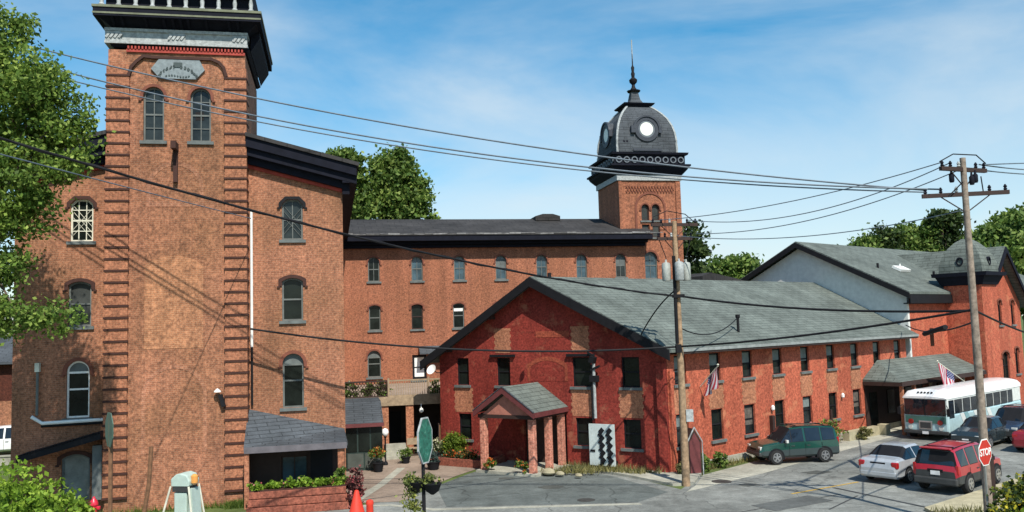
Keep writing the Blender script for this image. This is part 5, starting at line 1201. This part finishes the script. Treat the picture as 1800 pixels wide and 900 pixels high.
# fire hydrant
c0 = atp(165, 878, 32.6); t = thing('fire_hydrant', 'bright red fire hydrant in the shrubbery at the foot of the left mill wall', 'fire hydrant', loc=c0); M_hyd = paint('hydrant red', (.6, .015, .04), .4)
b = MB(); b.lathe([(.17, 0), (.17, .06), (.12, .08), (.12, .5), (.16, .53), (.16, .58), (.13, .68), (.06, .76), (.04, .84)], (0, 0, .1), 14); b.build('barrel', M_hyd, t, smooth=True)
b = MB(); b.obox((-.17, 0, .52), (.14, .13, .13)); b.obox((.17, 0, .52), (.14, .13, .13)); b.obox((0, -.17, .48), (.17, .14, .17)); b.build('outlet_cap', M_hyd, t, bev=.03)
# flags
M_fr = plain('flag red', (.34, .03, .05), .8); M_fw = plain('flag white', (.50, .48, .50), .8); M_fb = plain('flag blue', (.02, .03, .12), .8)
def flag(name, label, base, tip, length, drop, parent_kind='flag'):
    t = thing(name, label, 'flag', loc=base); base = Vector(base); tip = Vector(tip)-base
    b = MB(); b.tube([(0, 0, 0), tuple(tip)], .03, 8); b.lathe([(.02, 0), (.06, .05), (.02, .1)], tuple(tip), 8); b.build('pole', M_cream, t, smooth=True)
    nx, nz = 26, 26; start = tip*.98; end = tip*.45; vs = []
    for i in range(nx+1):
        for j in range(nz+1):
            u, v = i/nx, j/nz; p = start.lerp(end, u); p = p+Vector((0, 0, -drop*v*(1-.15*u)))+Vector((.12*math.sin(u*9+v*2)*v, .10*math.cos(u*8+v*3)*v, 0))+tip.normalized()*(-.25*v); vs.append(p)
    m = MB()
    for i in range(nx):
        for j in range(nz):
            a = i*(nz+1)+j; st_ = int(i/2) % 2
            mi = 2 if (i > nx*.5 and j < nz*.42) else st_
            if mi == 2 and (i+j) % 3 == 0 and j % 2 == 0: mi = 1
            m.add([vs[a], vs[a+nz+1], vs[a+nz+2], vs[a+1]], [(0, 1, 2, 3)], mi)
    m.build('cloth', [M_fr, M_fw, M_fb], t); return t
fb = SF @ Vector((2.35, -.05, 3.75)); ft = SF @ Vector((2.15, -1.25, 4.75))
flag('wall_flag', 'small striped flag hanging from a slanting pole on the street wall near the corner', fb, ft, 1.2, .85)
def hit_street(px, py, yo):
    n_ = SF.to_3x3() @ Vector((0, 1, 0)); o_ = SF @ Vector((0, yo, 0)); d_ = ray(px, py); return EYE + d_*(n_.dot(o_-EYE)/n_.dot(d_))
fb = hit_street(1697, 672, -2.4); ft = hit_street(1648, 636, -3.2)
flag('porch_flag', 'larger striped flag drooping from a pale pole at the porch roof above the bus', fb, ft, 1.6, 1.3)
# wall lamps and utility bits on the street wall
for i, (x, z, lab) in enumerate(((8.2, 2.2, 'small white lamp on the street wall beside the third lower window'), (15.3, 2.3, 'small white lamp on the street wall near the last lower window'))):
    b = MB(SF); b.lathe([(.03, .22), (.09, .15), (.09, .0), (.04, -.06)], (x, -.12, z), 10); b.box(x-.03, x+.03, -.1, -.004, z+.05, z+.12); tag(b.build('wall_lamp', M_white), lab, 'lamp')
b = MB(SF); b.box(8.0, 8.22, -.2, -.004, 1.0, 1.9); tag(b.build('utility_box', M_dkwood), 'dark narrow utility box fixed under the lamp on the street wall', 'utility box')
b = MB(SF); b.box(13.9, 14.05, -.12, -.004, .9, 1.7); tag(b.build('utility_box', M_dkwood), 'dark slim box on the street wall above the green suv tail', 'utility box')

# ================================================================== NEIGHBOURING OUTBUILDING AT THE LEFT EDGE
nb = thing('brick_outbuilding', 'low brick outbuilding with a grey roof at the left edge behind the mill', 'outbuilding', LF @ Matrix.Translation((-36, 26.0, 0)))
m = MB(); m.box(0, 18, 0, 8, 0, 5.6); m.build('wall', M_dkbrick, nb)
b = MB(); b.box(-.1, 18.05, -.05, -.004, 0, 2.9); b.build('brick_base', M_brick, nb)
b = MB(); b.prism([[(-.6, 5.5), (4, 7.3), (8.5, 5.5), (8.5, 5.35), (-.6, 5.35)]], -.4, 18.3, axis='x'); b.build('roof', M_slate, nb)
for x in (4.5, 9.0, 12.6):
    b = MB(); b.box(x, x+1.1, -.05, -.003, 3.4, 5.0); b.build('window', M_glass, nb)
c = atp(8, 770, 52.5); t = car('parked_car', 'white suv parked in front of the outbuilding at the far left edge', 'car', (c.x, c.y, .012), 12+180, suv_st, suv_seg, P_white, wx=(-1.3, 1.36), r=.36)
for sg in (1, -1): lamp_box(t, 'head_light', (2.04, sg*.62, .78), (.16, .28, .16), M_lamp); lamp_box(t, 'tail_light', (-2.07, sg*.79, .95), (.12, .12, .34), M_tail)
b = MB(LF @ Matrix.Translation((-25, 15.0, 0))); b.box(-6, 12, 0, .3, 0, .55); b.box(-6, 12, -.05, .35, .553, .62); tag(b.build('low_wall', M_conc), 'low grey concrete wall in front of the white suv at the left edge', 'wall')

# ================================================================== TREES AND PLANTS
def pb(px, py, Y, rx, rz, ry=None):     # crown clump placed by its real distance; radii in metres
    p = W(px, py, Y); return (p.x, p.y, p.z, rx, ry or rx, rz)
Y0 = 26.0; k_ = Y0/1500
tree('broadleaf_tree', 'large leafy green tree overhanging the left end of the brick mill', 'tree', at(-70, Y0+1.5),
     [pb(-60, 190, Y0+1, 2.7, 2.6), pb(35, 150, Y0, 1.35, 1.35), pb(95, 200, Y0+.5, .95, 1.3), pb(5, 55, Y0+.5, .85, .8), pb(62, 300, Y0, 1.05, .95), pb(38, 375, Y0, .75, .8), pb(110, 275, Y0+.5, .75, .55), pb(-20, 370, Y0, 1.2, 1.1), pb(-45, 500, Y0, 1.2, 1.4), pb(30, 555, Y0, .9, .5), pb(95, 562, Y0-.2, .55, .38), pb(15, 470, Y0, .6, .5), pb(140, 235, Y0+1, .45, .6)],
     nclump=520, per=90, spread=.50, leaf=.09, mat=M_leaf1, tr=.28, limbs=60)
tree('broadleaf_tree', 'green tree behind the dark long roof just right of the mill gable', 'tree', at(610, 76),
     [pb(612, 335, 75, 1.5, 2.6), pb(598, 278, 75, 1.0, .9), pb(622, 300, 75, .9, 1.4), pb(636, 365, 75, 1.3, 1.4)], nclump=90, per=110, spread=.8, leaf=.24, mat=M_leafm, group='trees behind the long roof')
tree('broadleaf_tree', 'tall round headed green tree behind the middle of the long dark roof', 'tree', at(695, 78),
     [pb(694, 325, 77, 2.0, 2.2), pb(668, 285, 77, .8, 1.0), pb(706, 282, 77, 1.0, 1.0), pb(703, 368, 77, 2.1, 1.4), pb(738, 345, 77, .9, 1.6), pb(764, 392, 77, .5, .6)], nclump=170, per=110, spread=.8, leaf=.24, mat=M_leafm, group='trees behind the long roof')
tree('pine_tree', 'sparse dark tree peeking out right of the clock tower', 'tree', at(1200, 82),
     [pb(1208, 422, 82, 1.3, 1.5), pb(1222, 448, 82, .9, .7), pb(1210, 482, 82, 1.4, 1.4)], nclump=50, per=42, spread=1.0, leaf=.34, mat=M_leafd)
tree('round_tree', 'low rounded green tree on the skyline left of the white gable', 'tree', at(1285, 110), [pb(1285, 480, 110, 3.1, 2.2), pb(1265, 488, 110, 2.2, 1.6), pb(1312, 482, 110, 1.6, 2.0)], nclump=110, per=80, spread=1.2, leaf=.34, mat=M_leaf2)
rowt = [(1525, 440, 1.8, 1.7), (1556, 432, 2.3, 2.6), (1595, 432, 2.4, 3.0), (1628, 430, 2.2, 3.2), (1655, 425, 2.4, 3.4)]
labs = ['smallest skyline tree at the left of the row above the hall roof', 'second skyline tree from the left above the hall roof', 'middle skyline tree of the row above the hall roof', 'fourth skyline tree left of the umbrella shaped tree', 'skyline tree under the umbrella shaped tree']
for (x, y, a, b_), lab in zip(rowt, labs):
    tree('skyline_tree', lab, 'tree', at(x, 120), [pb(x, y, 120, a*1.1, b_), pb(x-8, y+14, 120, a, b_*.7), pb(x+12, y+16, 120, a*1.1, b_*.7)], nclump=90, per=80, spread=1.1, leaf=.34, mat=M_leafd if x in (1556, 1655) else M_leaf2, group='trees above the hall roof', limbs=6)
tree('umbrella_tree', 'tall umbrella shaped dark tree rising above the skyline row', 'tree', at(1662, 118), [pb(1656, 384, 118, 1.4, .9), pb(1672, 388, 118, 1.0, .8), pb(1668, 400, 118, .8, 1.0)], nclump=60, per=45, spread=1.0, leaf=.4, mat=M_leafd, limbs=6)
hl = [(1748, 425, 95, 2.0, 1.6), (1780, 408, 100, 2.3, 2.0), (1822, 405, 92, 2.7, 2.6), (1800, 465, 88, 3.2, 3.0), (1728, 445, 100, 1.5, 1.6)]
for (x, y, Yd, a, b_), lab in zip(hl, ['green tree behind the turret at the left of the hillside', 'tallest bushy green tree on the hillside behind the cross wing', 'big green tree at the right edge behind the cross wing', 'lower green tree at the right edge beside the steep gable', 'small green tree just right of the turret cap']):
    tree('hillside_tree', lab, 'tree', at(x, Yd), [pb(x, y, Yd, a, b_), pb(x-18, y+30, Yd, a*.8, b_*.8), pb(x+20, y+40, Yd, a*.9, b_*.9)], nclump=170, per=80, spread=1.2, leaf=.36, mat=M_leaf2, group='trees on the hillside', limbs=8)
# foreground shrubbery
Yb = 24.0
for (x, y, rx, rz, Yq, lab) in ((10, 895, 1.3, 1.15, 24.5, 'large bright green shrub filling the bottom left corner'), (75, 905, .9, .8, 25.5, 'bright green shrub right of the big corner shrub'), (125, 915, .7, .6, 27.5, 'low yellow green shrub beside the fire hydrant')):
    b0 = atp(x, y, Yq); zt = W(x, y-20, Yq).z
    shrub('green_shrub', lab, 'shrub', b0, [(0, 0, zt-.2, rx, rx, rz), (rx*.4, .1, zt*.6, rx*.9, rx*.8, zt*.5), (-rx*.4, 0, zt*.5, rx*.9, rx*.8, zt*.5)], 5200 if rx > 1 else 2600, .10, M_leaf3, group='shrubs in the bottom left corner')
b0 = atp(1788, 880, 24.5); zt = W(1785, 872, 24.5).z
shrub('flowering_shrub', 'yellow flowered bush on the verge in the bottom right corner', 'shrub', Vector((b0.x, b0.y, .12)), [(0, 0, zt*.6, .75, .7, zt*.42), (.7, .4, zt*.8, .8, .7, zt*.45), (-.1, -.5, zt*.35, .7, .6, zt*.3)], 3600, .085, M_leafd, flowers=(M_leafy, 900, .10))
b0 = atp(1806, 895, 23.2); shrub('green_shrub', 'plain green bush below the yellow flowered bush at bottom right', 'shrub', Vector((b0.x, b0.y, .12)), [(0, 0, .7, .9, .7, .5), (.6, .2, 1.0, .7, .6, .5)], 2200, .09, M_leaf3)
for i, (x, s, lab) in enumerate(((1.45, .42, 'leafy shrub at the wall just right of the utility pole'), (2.75, .38, 'small leafy shrub at the wall under the flag'), (.0, .3, 'scrubby plant at the foot of the utility pole'), (15.2, .4, 'small bush on the low stone wall'))):
    shrub('wall_shrub', lab, 'shrub', SF @ Vector((x, -.65 if i < 3 else -1.3, 0)), [(0, 0, s, s, s*.7, s)], 700, .08, M_leaf2 if i < 2 else M_weed, group='shrubs along the street wall')
for i, (s, y, lab) in enumerate(((18.1, -2.7, 'pot of pale flowers at the left corner of the porch'), (19.0, -2.9, 'dark pot plant in front of the porch beside the bus'))):
    p = SF @ Vector((s, y, 0)); planter('porch_planter', lab, p.x, p.y, .26, .38, [(0, 0, .8, .35, .3, .4)], 420, M_leafd, (M_pet_w if i == 0 else M_pet_p, 60, .10), 'planters by the porch')
# red flowered row behind the green suv
shrub('flower_shrub', 'pink flowered bush behind the tail of the green suv', 'shrub', SF @ Vector((12.6, -.7, 0)), [(0, 0, .7, .8, .4, .6)], 900, .09, M_leaf2, flowers=(M_pet_p, 90, .1))
# weeds along walls (stuff)
def tufts(name, paths, n, mat, h=.25):
    v = []; f = []
    for k in range(n):
        a, b_ = random.choice(paths); u = random.random(); p = Vector(a).lerp(Vector(b_), u)+Vector((random.gauss(0, .12), random.gauss(0, .12), 0)); hh = h*random.uniform(.4, 1.3); an = random.random()*PI; w_ = .02
        l = Vector((random.gauss(0, .35), random.gauss(0, .35), 1))*hh; o = len(v); dx = Vector((math.cos(an), math.sin(an), 0))*w_
        v += [p-dx, p+dx, p+l]; f.append((o, o+1, o+2))
    m = MB(); m.add(v, f); return tag(m.build(name, mat), kind='stuff')
q = lambda M, x, y, z=0: tuple(M @ Vector((x, y, z)))
tufts('weeds', [(q(RF, -5, -.5, .1), q(RF, -.3, -.5, .1)), (q(RF, -5, -1.0, .1), q(RF, -1, -.9, .1)), (q(RF, -5.2, -2.4, .1), q(RF, -3, -1.6, .1)), (q(SF, .5, -.5), q(SF, 4, -.5)), (q(SF, 4, -.45), q(SF, 14, -.5))], 2600, M_weed, .3)
tufts('grass', [(q(LF, -9.4, -1.0), q(LF, -3.6, -.85)), (q(LF, -4.6, -1.1), q(LF, -3.9, -1.1)), (q(LF, -4.6, -1.3), q(LF, -3.9, -1.2))], 1500, M_grass, .28)
tufts('grass_tufts', [(tuple(at(1620, 29.5, .12)), tuple(at(1700, 29.5, .12)))], 160, M_weed, .25)

# ================================================================== LIGHT AND SKY
AZ, ELV = 20, 50
w = bpy.data.worlds.new('World'); sc.world = w; w.use_nodes = True; t = w.node_tree; bg = t.nodes['Background']
sky = t.nodes.new('ShaderNodeTexSky'); sky.sky_type = 'NISHITA'; sky.sun_disc = False; sky.sun_elevation = R(ELV); sky.sun_rotation = R(180-AZ)
sky.air_density = 1.0; sky.dust_density = .4; sky.ozone_density = 2.2; sky.altitude = 100
tc = t.nodes.new('ShaderNodeTexCoord'); mp = t.nodes.new('ShaderNodeMapping'); lk(t, tc.outputs['Generated'], mp.inputs['Vector']); mp.inputs['Scale'].default_value = (1.1, 1.1, 3.2); mp.inputs['Rotation'].default_value = (.12, .18, .3)
n1 = noise(t, 1.5, 8, .55, mp.outputs['Vector']); t.nodes[-1].inputs['Distortion'].default_value = .6
mp2 = t.nodes.new('ShaderNodeMapping'); lk(t, tc.outputs['Generated'], mp2.inputs['Vector']); mp2.inputs['Scale'].default_value = (1.0, 1.0, 3.0); n2 = noise(t, 1.3, 6, .6, mp2.outputs['Vector'])
sx = t.nodes.new('ShaderNodeSeparateXYZ'); lk(t, tc.outputs['Generated'], sx.inputs[0])
hz_ = t.nodes.new('ShaderNodeMapRange'); lk(t, sx.outputs['Z'], hz_.inputs[0]); hz_.inputs[1].default_value = .0; hz_.inputs[2].default_value = .27; hz_.inputs[3].default_value = .62; hz_.inputs[4].default_value = .0
c1 = ramp(t, n1, [(.40, (0, 0, 0)), (.70, (.6, .6, .6))]); c2 = ramp(t, n2, [(.38, (.3,)*3), (.56, (1, 1, 1))])
cl_ = mix(t, c1, c2, 1.0, 'MULTIPLY')
lo = mix(t, (0, 0, 0), (1, 1, 1), hz_.outputs[0]); lo2 = mix(t, lo, ramp(t, n1, [(.36, (.3,)*3), (.56, (1, 1, 1))]), 1.0, 'MULTIPLY')
cf = mix(t, cl_, lo2, 1.0, 'SCREEN')
hs_ = t.nodes.new('ShaderNodeHueSaturation'); hs_.inputs['Saturation'].default_value = 1.42; hs_.inputs['Hue'].default_value = .484; hs_.inputs['Value'].default_value = 2.15; lk(t, sky.outputs['Color'], hs_.inputs['Color'])
skc = mix(t, hs_.outputs['Color'], (10.5, 11.6, 12.2), cf)
lk(t, skc, bg.inputs['Color']); bg.inputs['Strength'].default_value = .062
sl = bpy.data.lights.new('sun', 'SUN'); sl.energy = 5.0; sl.angle = R(.53); sl.color = (1, .95, .86); so = bpy.data.objects.new('sun', sl); COL.objects.link(so)
sd = Vector((math.sin(R(AZ))*math.cos(R(ELV)), -math.cos(R(AZ))*math.cos(R(ELV)), math.sin(R(ELV)))); so.rotation_euler = (-sd).to_track_quat('-Z', 'Y').to_euler()
vs_ = sc.view_settings; vs_.view_transform = 'Standard'; vs_.look = 'None'; vs_.exposure = 0.24; vs_.gamma = 1
sc.render.engine = 'CYCLES'; sc.render.resolution_x = 1024; sc.render.resolution_y = 512
sc.cycles.max_bounces = 5; sc.cycles.transparent_max_bounces = 4
